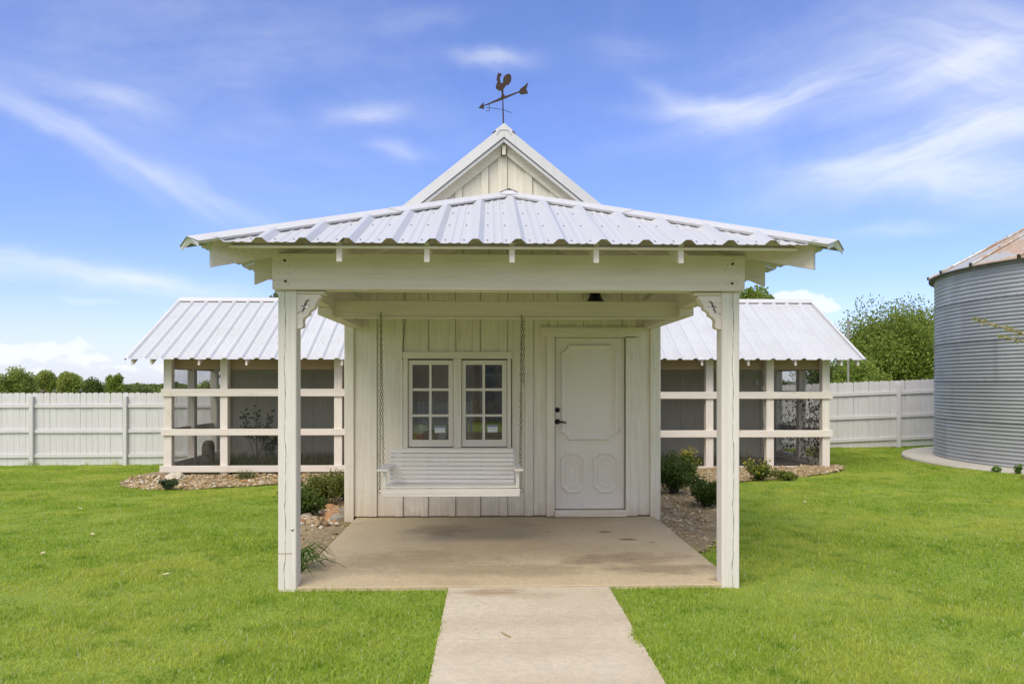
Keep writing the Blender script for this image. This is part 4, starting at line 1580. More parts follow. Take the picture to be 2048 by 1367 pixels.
def pen(side):
    sg = -1 if side == 'left' else 1
    lab = {'left': 'open cream timber pen with metal roof left of the house, tree stump inside',
           'right': 'open cream timber pen with metal roof near the silo, dry vine on its corner'}[side]
    xo = PX(327, YF) if sg < 0 else PX(1660, YF)          # outer corner
    xh = HX0 - .02 if sg < 0 else HX1 + .02               # house side
    p = thing('animal_pen', lab, 'pen', ((xo + xh) / 2, 16, tz(xo, 15)), 'pens built against the house')
    zb = -0.17 if sg < 0 else -0.16
    RY, EY, EZ, RZ = 17.0, 14.5, 2.04, 3.46
    xe = -6.93 if sg < 0 else 7.34
    # posts along the front
    pxs = [(327, 343), (440, 455), (556, 571), (668, 684)] if sg < 0 else [(1645, 1660), (1533, 1548), (1412, 1427), (1298, 1313)]
    for (a, b) in pxs:
        box('post', PX(a, YF), PX(b, YF), YF, YF + .15, zb - .05, EZ + .13, P_PEN, p, 0.005)
    oi = xo if sg < 0 else xo
    pw = .15
    a, b = (xo, xo + pw) if sg < 0 else (xo - pw, xo)
    for y in (16.08, 17.38, 18.75):
        box('post', a, b, y, y + .15, tz(xo, y) - .05, EZ + .10 if y > 18 else (2.32 if y < 16.5 else 2.9), P_PEN, p, 0.005)
    # rails
    ends = (xo - .035, xh) if sg < 0 else (xh, xo + .045)
    rails = [(792, 777), (870, 857)] if sg < 0 else [(797, 783), (874, 860)]
    ref = -4.5 if sg < 0 else 4.5
    for (lo, hi) in rails:
        box('rail', ends[0], ends[1], YF - .040, YF - .002, PZ(lo, ref, YF - .03), PZ(hi, ref, YF - .03), P_PEN, p, 0.004)
        box('side_rail', (a + .03) if sg < 0 else (b - .068), (a + .068) if sg < 0 else (b - .03), YF + .151, 18.74, PZ(lo, ref, YF), PZ(hi, ref, YF), P_PEN, p, 0.004)
    if sg < 0:
        box('sill_board', xo - .06, xh, YF - .044, YF - .002, PZ(943, ref, YF), PZ(930, ref, YF), P_PEN, p, 0.004)
    else:
        box('sill_board', xh, xo - .4, YF - .01, YF + .14, zb - .1, PZ(933, ref, YF), P_PEN, p, 0.004)
    box('side_sill', a + .02, b - .02, YF + .151, 18.74, tz(xo, 16) - .05, 0.02, P_PEN, p, 0.004)
    # header behind the eave
    box('header', ends[0] + .03, ends[1] - .03, YF + .151, YF + .20, 1.86, 2.12, P_RAW, p, 0.004)
    box('side_header', (a + .04) if sg < 0 else (a + .06), (b - .06) if sg < 0 else (b - .04), YF + .201, 18.9, 1.86, 2.0, P_RAW, p, 0.004)
    # rafters
    rise = (RZ - EZ) / (RY - EY)
    rp = (265, 303, 398, 493, 588, 684) if sg < 0 else (1310, 1404, 1497, 1591, 1683, 1716)
    for q in rp:
        x = PX(q, EY + .06)
        for (s2, y0) in ((1, EY + .05), (-1, 2 * RY - EY - .05)):
            p0 = Vector((x, y0, EZ - .075 + .05 * rise))
            p1 = Vector((x, RY - s2 * .02, RZ - .085))
            rafter('rafter', p0, p1, 0.04, 0.125, P_PEN, p)
    # roof
    x_in = XC + sg * 1.70
    B = Vector((0, RY - EY, RZ - EZ)).normalized()
    Nn = Vector((0, -(RZ - EZ), RY - EY)).normalized()
    L = math.hypot(RY - EY, RZ - EZ)
    w = abs(xe - x_in)
    x0 = min(xe, x_in)
    ph = PX(352 if sg < 0 else 1360, EY) - x0
    rib_roof(p, (x0, EY, EZ), (1, 0, 0), B, Nn, 0, w, ph % RIB, lambda q: L - .01, M_ROOF)
    B2, N2 = Vector((0, -B.y, B.z)), Vector((0, -Nn.y, Nn.z))
    rib_roof(p, (x0, 2 * RY - EY, EZ), (1, 0, 0), B2, N2, 0, w, ph % RIB, lambda q: L - .01, M_ROOF)
    cap_strip('ridge_cap', (x0 - .005, RY, RZ), (x0 + w * .55, RY, RZ), -B, -B2, 0.16, M_CAP, p, .036)
    cap_strip('ridge_cap', (x0 + w * .54, RY, RZ + .003), (x0 + w + .005, RY, RZ + .003), -B, -B2, 0.16, M_CAP, p, .036)
    # trim folded over the outer edge of the sheets
    for (bb, y0) in ((B, EY), (B2, 2 * RY - EY)):
        mbt = MB()
        nn = Nn if bb is B else N2
        e0 = Vector((xe, y0 - (.03 if bb is B else -.03), EZ - .017))
        e1 = e0 + bb * (L + .03)
        ins = Vector((-sg * .045, 0, 0))
        out = Vector((sg * .012, 0, 0))
        q = [e0 + ins + nn * .038, e0 + out + nn * .040, e0 + out - nn * .012]
        q2 = [e1 + ins + nn * .038, e1 + out + nn * .040, e1 + out - nn * .012]
        mbt.add(q + q2, [(0, 1, 4, 3), (1, 2, 5, 4)])
        mbt.build('edge_trim', M_CAP, p, normals=False)
    # closed coop room at the back, of upright boards
    rx0, rx1 = ((PX(459, 16.6), xh) if sg < 0 else (xh, PX(1523, 16.6)))
    xx = rx0 if sg < 0 else rx1
    step = 0.61 * (1 if sg < 0 else -1)
    core = MB()
    core.box(rx0 + .02, rx1 - .02, 16.63, 18.8, -0.5, 2.75)
    core.build('coop_frame', P_COOP[2], p)
    k = 0
    while (xx < rx1 - .02) if sg < 0 else (xx > rx0 + .02):
        nxq = xx + step
        lo, hi = sorted((xx, nxq))
        lo, hi = max(lo, rx0), min(hi, rx1)
        box('wall_board', lo + .002, hi - .002, 16.60 + .003 * (k % 2), 16.628, -0.06, 2.70, P_COOP, p, 0.002)
        xx = nxq
        k += 1
    xc_ = rx0 if sg < 0 else rx1
    box('corner_board', xc_ - .03, xc_ + .05 if sg < 0 else xc_ + .03, 16.575, 16.598, -0.06, 2.7, P_COOP, p, 0.003)
    box('plinth_board', rx0, rx1, 16.57, 16.598, -0.45, -0.065, P_RAW, p, 0.003)
    k = 0
    y = 16.64
    while y < 18.7:
        xa = (xc_ - .012, xc_ + .018) if sg < 0 else (xc_ - .018, xc_ + .012)
        box('wall_board', xa[0], xa[1], y, min(y + .40, 18.8), -0.5, 2.4, P_COOP, p, 0.002)
        y += .404
    # wire mesh stapled inside the front and the side
    def sheet(nm, c):
        mb_ = MB()
        mb_.add(c, [(0, 1, 2, 3)])
        mb_.build(nm, M_SCREEN, p, normals=False)
    xA, xB = (xo + .02, xh) if sg < 0 else (xh, xo - .02)
    sheet('wire_mesh', [(xA, YF + .153, zb), (xB, YF + .153, zb), (xB, YF + .153, 1.95), (xA, YF + .153, 1.95)])
    xs_ = a + .075 if sg < 0 else b - .075
    sheet('wire_mesh', [(xs_, YF + .16, tz(xo, 15)), (xs_, 18.9, tz(xo, 18)), (xs_, 18.9, 1.95), (xs_, YF + .16, 1.95)])
    if sg > 0:
        box('switch_box', PX(1510, 16.56), PX(1517, 16.56), 16.54, 16.57, PZ(770, 6, 16.56), PZ(760, 6, 16.56), M_CARD, p, 0.003)
    else:
        bar('brace', (PX(438, 17.4), 17.44, 1.72), (PX(455, 17.4) - .1, 17.9, 2.1), .05, .05, P_PEN, p)
    return p


pen('left')
pen('right')

# ------------------------------------------------------------------ fences
def picket_mesh(w, h):
    key = ('picket', round(w, 3), round(h, 2))
    if key in _cache:
        return _cache[key]
    t, e = 0.016, 0.032
    pr = [(-w / 2, 0), (w / 2, 0), (w / 2, h - e), (w / 2 - e, h), (-w / 2 + e, h), (-w / 2, h - e)]
    mb = MB()
    vs = [(x, -t / 2, z) for x, z in pr] + [(x, t / 2, z) for x, z in pr]
    me = bpy.data.meshes.new('picket')
    me.from_pydata(vs, [], [(0, 1, 2, 3, 4, 5), (11, 10, 9, 8, 7, 6)] + [(i, (i + 1) % 6, 6 + (i + 1) % 6, 6 + i) for i in range(6)])
    bm = bmesh.new()
    bm.from_mesh(me)
    bmesh.ops.recalc_face_normals(bm, faces=bm.faces)
    bm.to_mesh(me)
    bm.free()
    me.materials.append(P_FENCE[2])
    _cache[key] = me
    return me


def fence(label, p0, p1, ztop0, ztop1, posts_px, H=1.86):
    p0, p1 = Vector(p0), Vector(p1)
    d = p1 - p0
    L = d.length
    u = d.normalized()
    nrm = Vector((u.y, -u.x, 0))          # towards the camera
    if nrm.y > 0:
        nrm = -nrm
    ang = math.atan2(u.y, u.x)
    f = thing('picket_fence', label, 'fence', (p0.x, p0.y, tz(p0.x, p0.y)))
    pitch = 0.1500
    n = int(L / pitch)
    for i in range(n):
        s = (i + .5) * pitch
        q = p0 + u * s
        zt = ztop0 + (ztop1 - ztop0) * s / L + random.uniform(-.006, .006)
        o = link('picket', picket_mesh(0.1455, H), f, (q.x, q.y, zt - H), (R(random.uniform(-.3, .3)), R(random.uniform(-.25, .25)), ang))
    # three rails per bay, between posts
    ps = sorted(posts_px)
    stops = [0] + ps + [L]
    rz = [0.345, 0.985, 1.615]
    for a, b in zip(stops[:-1], stops[1:]):
        if b - a < .3:
            continue
        for k, dz in enumerate(rz):
            pa, pb = p0 + u * (a + .05), p0 + u * (b - .05)
            za = ztop0 + (ztop1 - ztop0) * a / L - dz
            zb_ = ztop0 + (ztop1 - ztop0) * b / L - dz
            off = nrm * .028
            bar('fence_rail', (pa.x + off.x, pa.y + off.y, za + random.uniform(-.01, .01)), (pb.x + off.x, pb.y + off.y, zb_ + random.uniform(-.01, .01)), 0.038, 0.089, P_FENCE, f)
    for s in ps:
        q = p0 + u * s + nrm * .058
        zt = ztop0 + (ztop1 - ztop0) * s / L - .09
        o = link('fence_post', cham_box(0.095, 0.095, H + .1, .004, P_FENCE[2]), f, (q.x, q.y, zt - (H + .1) / 2), (0, 0, ang))
    return f


def on_line(px, p0, p1):
    """distance along a fence line at which it crosses a column of the photograph"""
    best, bs = 1e9, 0
    L = (Vector(p1) - Vector(p0)).length
    for k in range(400):
        s = L * k / 399
        q = Vector(p0).lerp(Vector(p1), k / 399)
        c = q.x * CS - q.y * SN
        dd = q.x * SN + q.y * CS
        e = abs(1024 + F * c / dd - px)
        if e < best:
            best, bs = e, s
    return bs


lp0, lp1 = (-15.8, 19.45, 0), (-1.8, 20.0, 0)
fence('tall white picket fence with square posts on the left side behind the lawn', lp0, lp1, PZ(785.5, -13, 19.5), PZ(784, -6, 19.8), [on_line(x, lp0, lp1) for x in (-125, 65, 252, 437, 620)])
rp0, rp1 = (2.6, 20.2, 0), (19.5, 21.0, 0)
za, zb = PZ(766, 9.2, 20.5), PZ(758, 12.2, 20.65)
sl = (zb - za) / (12.2 - 9.2)
fence('tall white picket fence on the right running behind the metal silo', rp0, rp1, za + sl * (2.6 - 9.2), za + sl * (19.5 - 9.2), [on_line(x, rp0, rp1) for x in (1445, 1620, 1795, 1975, 2160)], 1.84)

# ------------------------------------------------------------------ silo
silo = thing('grain_silo', 'round corrugated grey metal grain silo with a rusty ribbed roof', 'silo', (SILO_C[0], SILO_C[1], -0.06))


def silo_metal():
    m, nt, p, out = new_mat('silo sheet')
    v, t = objvec(nt, (1, 1, 1))
    st, _ = objvec(nt, (3, 3, .35))
    big = nt.noise(v, 1.1, 5, 0.6).outputs[0]
    streak = nt.noise(st, 1.6, 5, 0.65).outputs[0]
    oi = nt.n('ShaderNodeObjectInfo')
    col = (0.44, 0.455, 0.48)
    c = nt.mix(nt.rng(big, 0.3, 0.75), [k * 1.12 for k in col], [k * .82 for k in col])
    c = nt.mix(nt.m('MULTIPLY', oi.outputs['Random'], 0.5), c, [k * .66 for k in col])
    c = nt.mix(nt.m('MULTIPLY', nt.rng(streak, 0.60, 0.78, 0, 1, True), 0.5), c, (0.38, 0.35, 0.22))
    nt.lk(c, p.inputs['Base Color'])
    p.inputs['Metallic'].default_value = 0.35
    nt.lk(nt.rng(big, 0.3, 0.8, .45, .62), p.inputs['Roughness'])
    return m


def silo_roof():
    m, nt, p, out = new_mat('rusty roof sheet')
    geo = nt.n('ShaderNodeTexCoord')
    oi = nt.n('ShaderNodeObjectInfo')
    v, _ = objvec(nt, (1.0, 1.0, 1.0))
    big = nt.noise(v, 0.9, 6, 0.62, .5).outputs[0]
    mid = nt.noise(v, 9, 4, .6).outputs[0]
    f = nt.rng(nt.m('ADD', big, nt.m('MULTIPLY', nt.m('SUBTRACT', mid, .5), .25)), .44, .52, 0, 1, True)
    rust = nt.mix(nt.rng(mid, .35, .7), (0.44, 0.33, 0.25), (0.36, 0.245, 0.18))
    c = nt.mix(f, (0.56, 0.55, 0.53), rust)
    nt.lk(c, p.inputs['Base Color'])
    nt.lk(nt.rng(f, 0, 1, .42, .85), p.inputs['Roughness'])
    nt.lk(nt.rng(f, 0, 1, .4, 0), p.inputs['Metallic'])
    return m


M_SILO, M_SROOF = silo_metal(), silo_roof()
rings = [(-0.055, 0.80, 11), (0.80, 1.625, 11), (1.625, 2.45, 11), (2.45, 3.285, 11), (3.285, 3.95, 8)]
NSH = 9
bl = MB()
for k, (z0, z1, nc) in enumerate(rings):
    off = [2.62, 3.40, 3.05, 2.62 + .18, 3.4][k] + .35
    for s in range(NSH):
        t0 = off + 2 * math.pi * s / NSH
        t1 = off + 2 * math.pi * (s + 1) / NSH + .012
        na, nz = 18, nc * 8
        zz = np.linspace(0, 1, nz + 1)
        rr = SILO_R - .004 * k + 0.0135 * np.sin(zz * nc * 2 * math.pi)
        tt = np.linspace(t0, t1, na + 1)
        RR, TT = np.meshgrid(rr, tt)
        RR = RR + np.linspace(0.003, 0, na + 1)[:, None]
        ZZ = np.meshgrid(z0 + zz * (z1 - z0), tt)[0]
        Vv = np.stack([cx + RR * np.cos(TT), cy + RR * np.sin(TT), ZZ], 2).reshape(-1, 3)
        m1 = nz + 1
        idx = np.arange(na * m1).reshape(na, m1)[:, :-1].ravel()
        Fc = np.stack([idx, idx + m1, idx + m1 + 1, idx + 1], 1)
        # mesh coordinates relative to the silo
        me_o = np_mesh('wall_sheet', Vv, Fc, M_SILO, parent=silo, smooth=True)
        # bolts down the seam, and along the ring joint
        if 1.9 < (t0 % (2 * math.pi)) < 5.2:
            for j in range(nc):
                for dt in (-.006, .010):
                    zb_ = z0 + (j + .25) * (z1 - z0) / nc
                    r = SILO_R + .016
                    c_ = Vector((cx + r * math.cos(t0 + dt), cy + r * math.sin(t0 + dt), zb_))
                    bl.tube([c_, c_ + Vector((math.cos(t0), math.sin(t0), 0)) * .010], .009, 5)
    for j in range(100):
        t = 2 * math.pi * j / 100
        if 1.9 < t < 5.2 and k:
            r = SILO_R + .008
            c_ = Vector((cx + r * math.cos(t), cy + r * math.sin(t), z0 + .018))
            bl.tube([c_, c_ + Vector((math.cos(t), math.sin(t), 0)) * .012], .010, 5)
tag(bl.build('bolts', simple('bolt grey', (.33, .32, .31), .5, .5), silo), kind='stuff')
jm = MB()
for k, (z0, z1, nc) in enumerate(rings[1:]):
    jm.lathe(cx, cy, [(SILO_R + .002, z0 - .006), (SILO_R + .011, z0 - .005), (SILO_R + .011, z0 + .003), (SILO_R + .002, z0 + .004)], 96)
jm.build('ring_joint', simple('joint grey', (.16, .16, .165), .7, .2), silo)  # dark grey band at each ring seam
NR = 22
RO = SILO_R + .105
zr0, zr1 = 3.985, 3.985 + 2.0
rib = MB()
for s in range(NR):
    t0, t1 = 2 * math.pi * s / NR + .12, 2 * math.pi * (s + 1) / NR + .12
    mb = MB()
    pts = []
    for (r, z) in ((RO, zr0), (RO * .66, zr0 + (zr1 - zr0) * .34), (RO * .33, zr0 + (zr1 - zr0) * .67), (.35, zr1 - .19)):
        pts.append([Vector((cx + r * math.cos(t), cy + r * math.sin(t), z)) for t in np.linspace(t0, t1, 5)])
    for i in range(3):
        for j in range(4):
            mb.add([pts[i][j], pts[i][j + 1], pts[i + 1][j + 1], pts[i + 1][j]], [(0, 1, 2, 3)])
    for j in range(4):
        a, b = pts[0][j], pts[0][j + 1]
        dn = Vector((0, 0, -.03))
        mb.add([a, b, b + dn, a + dn], [(0, 1, 2, 3)])
    mb.build('roof_sheet', M_SROOF, silo, normals=False)
    mr = MB()
    e0 = Vector((cx + (RO + .02) * math.cos(t0), cy + (RO + .02) * math.sin(t0), zr0 + .02))
    e1 = Vector((cx + .35 * math.cos(t0), cy + .35 * math.sin(t0), zr1 - .17))
    mr.tube([e0, e1], .026, 6)
    mr.build('roof_rib', M_SROOF, silo)
    cl_ = MB()
    for q in (0.0, .2, .4, .6, .8):
        c_ = e0.lerp(e1, q)
        w_ = .022 if q == 0 else .016
        cl_.box(c_.x - w_, c_.x + w_, c_.y - w_, c_.y + w_, c_.z - .03, c_.z + .04 - .01 * (q > 0))
    tag(cl_.build('rib_clips', M_DARK, silo), kind='stuff')
mb = MB()
mb.lathe(cx, cy, [(.42, zr1 - .2), (.42, zr1 - .08), (.05, zr1 + .06), (.001, zr1 + .07)], 24)
mb.build('roof_lid', M_SROOF, silo)
mb = MB()
mb.lathe(cx, cy, [(SILO_R - .01, 3.955), (RO - .01, 3.945), (RO + .004, 3.935), (RO + .006, 3.975)], 96)
mb.build('eave_ring', simple('weathered eave', (.17, .15, .13), .7, .2, 8), silo)

# ------------------------------------------------------------------ what the window panes mirror: a house and a low picket fence opposite
op = thing('opposite_house', 'long brown house facing the porch, only mirrored in the window panes', 'house', (0, -15, 0))
box('wall', -13, 13, -22, -15, -0.1, 3.0, simple('tan brick', (.52, .41, .31), .85, 0, 3), op, 0)
mb = MB()
mb.add([(-13.6, -14.4, 2.95), (13.6, -14.4, 2.95), (13.6, -22.6, 2.95), (-13.6, -22.6, 2.95), (-9.5, -18.5, 5.6), (9.5, -18.5, 5.6)], [(0, 1, 5, 4), (1, 2, 5), (2, 3, 4, 5), (3, 0, 4), (3, 2, 1, 0)])
mb.build('roof', M_BROWNROOF, op)
for k in range(5):
    box('window', -10 + k * 4.4, -8.6 + k * 4.4, -14.98, -14.95, .9, 2.3, M_INTD, op, 0)
lf = thing('low_picket_fence', 'low white picket fence facing the porch, only mirrored in the window panes', 'fence', (0, -6, 0))
for k in range(80):
    x = -6 + k * .15
    if not -.6 < x < 1.2:
        box('picket', x - .04, x + .04, -6.01, -5.99, 0.02, 1.02, P_FENCE, lf, 0)
for z in (.3, .78):
    box('fence_rail', -6.1, -.6, -6.05, -6.012, z, z + .08, P_FENCE, lf, 0)
    box('fence_rail', 1.2, 6.1, -6.05, -6.012, z, z + .08, P_FENCE, lf, 0)

# ------------------------------------------------------------------ plants
def leaf_quads(C, D1, size, wid):
    """diamond leaves at C pointing along D1"""
    n = len(C)
    r = rng.normal(size=(n, 3))
    s = np.cross(D1, r)
    s /= np.linalg.norm(s, axis=1, keepdims=True) + 1e-9
    size = np.asarray(size).reshape(-1, 1)
    a = C
    b = C + D1 * size * .45 + s * size * wid
    c = C + D1 * size
    d = C + D1 * size * .45 - s * size * wid
    V = np.stack([a, b, c, d], 1).reshape(-1, 3)
    Fc = np.arange(4 * n).reshape(n, 4)
    return V, Fc


def unit(n):
    v = rng.normal(size=(n, 3))
    return v / np.linalg.norm(v, axis=1, keepdims=True)


FOL = {
    'spring': foliage('spring leaves', (0.20, 0.255, 0.05), (0.46, 0.50, 0.14), .5),
    'fresh': foliage('fresh leaves', (0.13, 0.19, 0.03), (0.36, 0.43, 0.09), .5),
    'deep': foliage('deep leaves', (0.07, 0.10, 0.025), (0.20, 0.25, 0.06), .45),
    'shrub': foliage('shrub leaves', (0.030, 0.058, 0.010), (0.13, 0.19, 0.035), .35, .4),
    'olive': foliage('olive shrub leaves', (0.060, 0.085, 0.012), (0.21, 0.24, 0.045), .35, .45),
    'yellow': foliage('yellow petals', (0.55, 0.42, 0.02), (0.75, 0.62, 0.05), .3),
    'weed': foliage('weed blades', (0.05, 0.075, 0.02), (0.20, 0.20, 0.07), .3),
    'lily': foliage('strap leaves', (0.06, 0.13, 0.02), (0.16, 0.26, 0.05), .35, .4),
    'dry': foliage('dry leaves', (0.035, 0.020, 0.015), (0.14, 0.07, 0.04), .2),
    'needle': foliage('needles', (0.24, 0.25, 0.06), (0.46, 0.42, 0.12), .4),
    'juniper': foliage('juniper sprays', (0.030, 0.055, 0.025), (0.09, 0.13, 0.06), .25),
}


def tree(label, x, y, h, rx, rz, fol, nleaf, leaf, trunk_r=.12, clumps=26, group=None, name='tree', sparse=1.0, zc=None, base=None):
    z0 = tz(x, y) if base is None else base
    t = thing(name, label, 'tree', (x, y, z0), group)
    zc = h - rz if zc is None else zc
    rnd_ = random.Random(int(abs(x * 131 + y * 17)))
    tm = MB()
    top = Vector((x, y, z0 + zc + rz * .4))
    tm.tube([(x, y, z0 - .1), (x + .03, y, z0 + zc * .4), tuple(Vector((x, y, z0 + zc * .8))), top], [trunk_r, trunk_r * .85, trunk_r * .6, trunk_r * .15], 8)
    cen = []
    for k in range(clumps):
        while True:
            v = Vector((rnd_.uniform(-1, 1), rnd_.uniform(-1, 1), rnd_.uniform(-1, 1)))
            if .25 < v.length < 1:
                break
        v = v * (.55 + .35 * rnd_.random())
        c = Vector((x + v.x * rx, y + v.y * rx, z0 + zc + v.z * rz))
        cen.append((c, (.26 + .24 * rnd_.random()) * sparse))
        b0 = Vector((x, y, z0 + zc * (.35 + .4 * rnd_.random())))
        mid = b0.lerp(c, .5) + Vector((0, 0, -.1 * rx))
        tm.tube([b0, mid, c], [trunk_r * .4, trunk_r * .25, trunk_r * .06], 5, False)
    tm.build('trunk', M_BARK, t)
    per = nleaf // clumps
    Cs, Ds, rn = [], [], []
    for c, r in cen:
        d = unit(per)
        rad = rng.random(per) ** .45
        sh = rng.random()
        Cs.append(np.array(c) + d * rad[:, None] * np.array([r * rx, r * rx, r * rz * 1.05]))
        dd = d * .7 + unit(per) * .8 + np.array([0, 0, -.15])
        Ds.append(dd / np.linalg.norm(dd, axis=1, keepdims=True))
        rn.append(np.clip(rng.normal(.25 + .5 * sh, .22, per), 0, 1))
    Cs, Ds, rn = np.concatenate(Cs), np.concatenate(Ds), np.concatenate(rn)
    V, Fc = leaf_quads(Cs, Ds, leaf * rng.uniform(.6, 1.3, len(Cs)), .36)
    np_mesh('crown', V - np.array(0.0), Fc, fol, np.repeat(rn, 4), t)
    return t


def at_px(px, d):
    """ground point in column px at distance d"""
    c = (px - 1024) / F * d
    return c * CS + d * SN, -c * SN + d * CS


def far_tree(label, px, ptop, d, wpx, fol, nleaf=2600, leaf=.30, rzf=None, **kw):
    x, y = at_px(px, d)
    ztop = CAM_Z + (767 - ptop) / F * d
    h = ztop - tz(x, y)
    rx = wpx / 2 / F * d
    rz = rzf if rzf else min(h * .46, rx * 1.25)
    return tree(label, x, y, h, rx * 1.08, rz, FOL[fol], nleaf, leaf, **kw)


LG = 'trees in a row beyond the left fence'
far_tree('broad green tree beyond the left fence nearest the edge of the photo', 40, 732, 62, 66, 'spring', 9500, .16, trunk_r=.2, group=LG, clumps=34)
far_tree('half cut off green tree at the far left beyond the fence', -18, 740, 60, 52, 'spring', 6000, .16, trunk_r=.2, group=LG)
far_tree('rounded olive tree beyond the left fence beside the brown house roof', 95, 735, 66, 39, 'spring', 6500, .16, group=LG)
far_tree('domed yellow-green tree standing third from left beyond the fence', 139, 740, 64, 44, 'spring', 7500, .16, group=LG)
far_tree('darker wide tree between the domed tree and the lone open tree beyond the left fence', 185, 753, 70, 42, 'deep', 7000, .17, group=LG)
far_tree('open grey-green tree with sky showing through beyond the left fence', 232, 743, 60, 38, 'fresh', 4200, .15, group=LG, sparse=.85)
far_tree('low dark bushy tree just left of the left pen beyond the fence', 290, 770, 66, 66, 'deep', 6000, .17, group=LG, rzf=1.0)
far_tree('low far tree hazy behind the low dark bushy one on the left', 262, 772, 90, 40, 'deep', 3000, .2, group=LG, rzf=1.0)
far_tree('small tree seen through the left pen between its side posts', 362, 766, 66, 44, 'fresh', 3500, .16, group=LG)
far_tree('thin twiggy tree seen through the left pen near its inner post', 412, 762, 66, 56, 'fresh', 2800, .2, group=LG, sparse=.8)
far_tree('slight bare tree seen low through the left pen beside the coop wall', 455, 766, 70, 40, 'deep', 3000, .2, group=LG)
far_tree('tree top just showing above the left pen roof beside the porch beam', 566, 580, 30, 70, 'deep', 2400, .16, group='trees behind the house', trunk_r=.14)
far_tree('leafy tree top showing above the right pen roof beside the porch beam', 1505, 568, 30, 100, 'fresh', 6500, .15, group='trees behind the house', trunk_r=.16)
RG = 'trees beyond the right fence'
far_tree('big bright green tree beyond the right fence behind the pole', 1782, 602, 36, 200, 'fresh', 60000, .115, trunk_r=.2, group=RG, clumps=80, rzf=2.6, zc=2.9)
far_tree('big green tree beyond the right fence partly hidden by the silo', 1872, 600, 38, 190, 'fresh', 48000, .12, trunk_r=.2, group=RG, clumps=70, rzf=2.6, zc=2.9)
far_tree('dark lower tree beyond the right fence seen through the right pen', 1650, 690, 40, 130, 'deep', 16000, .11, trunk_r=.16, group=RG, clumps=30, rzf=1.6, zc=1.9)
far_tree('small dark bushy tree showing under the right pen roof left of its side post', 1545, 742, 42, 76, 'deep', 8000, .11, trunk_r=.12, group=RG, rzf=1.0)
far_tree('low green tree beyond the right fence at the foot of the bright tree', 1722, 712, 33, 110, 'fresh', 14000, .11, trunk_r=.12, group=RG, rzf=1.3)

# far wood on the skyline
nW = 60000
aW = rng.uniform(-1.1, 1.1, nW)
dW = rng.uniform(150, 190, nW)
hW = 1.5 + .3 * np.sin(aW * 23) + .4 * np.sin(aW * 61 + 1) + .3 * np.sin(aW * 140)
xW, yW = np.sin(aW) * dW, np.cos(aW) * dW
C = np.stack([xW, yW, -.3 + rng.random(nW) ** .7 * hW], 1)
V, Fc = leaf_quads(C, unit(nW), .6 * rng.uniform(.6, 1.2, nW), .4)
tag(np_mesh('far_wood', V, Fc, FOL['deep'], np.repeat(rng.random(nW), 4)), kind='stuff')
# pole beyond the right fence
x, y = at_px(1696.5, 27)
pole = MB()
pole.tube([(x, y, tz(x, y) - .1), (x, y, PZ(640, x, y))], [.042, .036], 10)
pole.tube([(x - .10, y, PZ(668, x, y)), (x + .06, y, PZ(668, x, y))], .03, 6)
tag(pole.build('thin_pole', M_GREYPOLE), 'thin grey pole standing behind the right fence in front of the green trees', 'pole')
# brown roofed house far behind the left trees
x, y = at_px(70, 100)
fh = thing('far_house', 'brown roofed house half hidden behind the left fence and trees', 'house', (x, y, -.5))
zt_ = PZ(757, x, y)
mb = MB()
mb.box(x - 3.6, x + 3.2, y, y + 8, -.6, zt_ - 1.6)
mb.build('wall', M_BRICK, fh)
mb = MB()
ro = zt_ - 1.75
mb.add([(x - 4, y - .4, ro), (x + 3.6, y - .4, ro), (x + 3.6, y + 8.4, ro), (x - 4, y + 8.4, ro), (x - 1.0, y + 3.5, zt_), (x + .6, y + 3.5, zt_)], [(0, 1, 5, 4), (1, 2, 5), (2, 3, 4, 5), (3, 0, 4), (3, 2, 1, 0)])
mb.build('roof', M_BROWNROOF, fh)


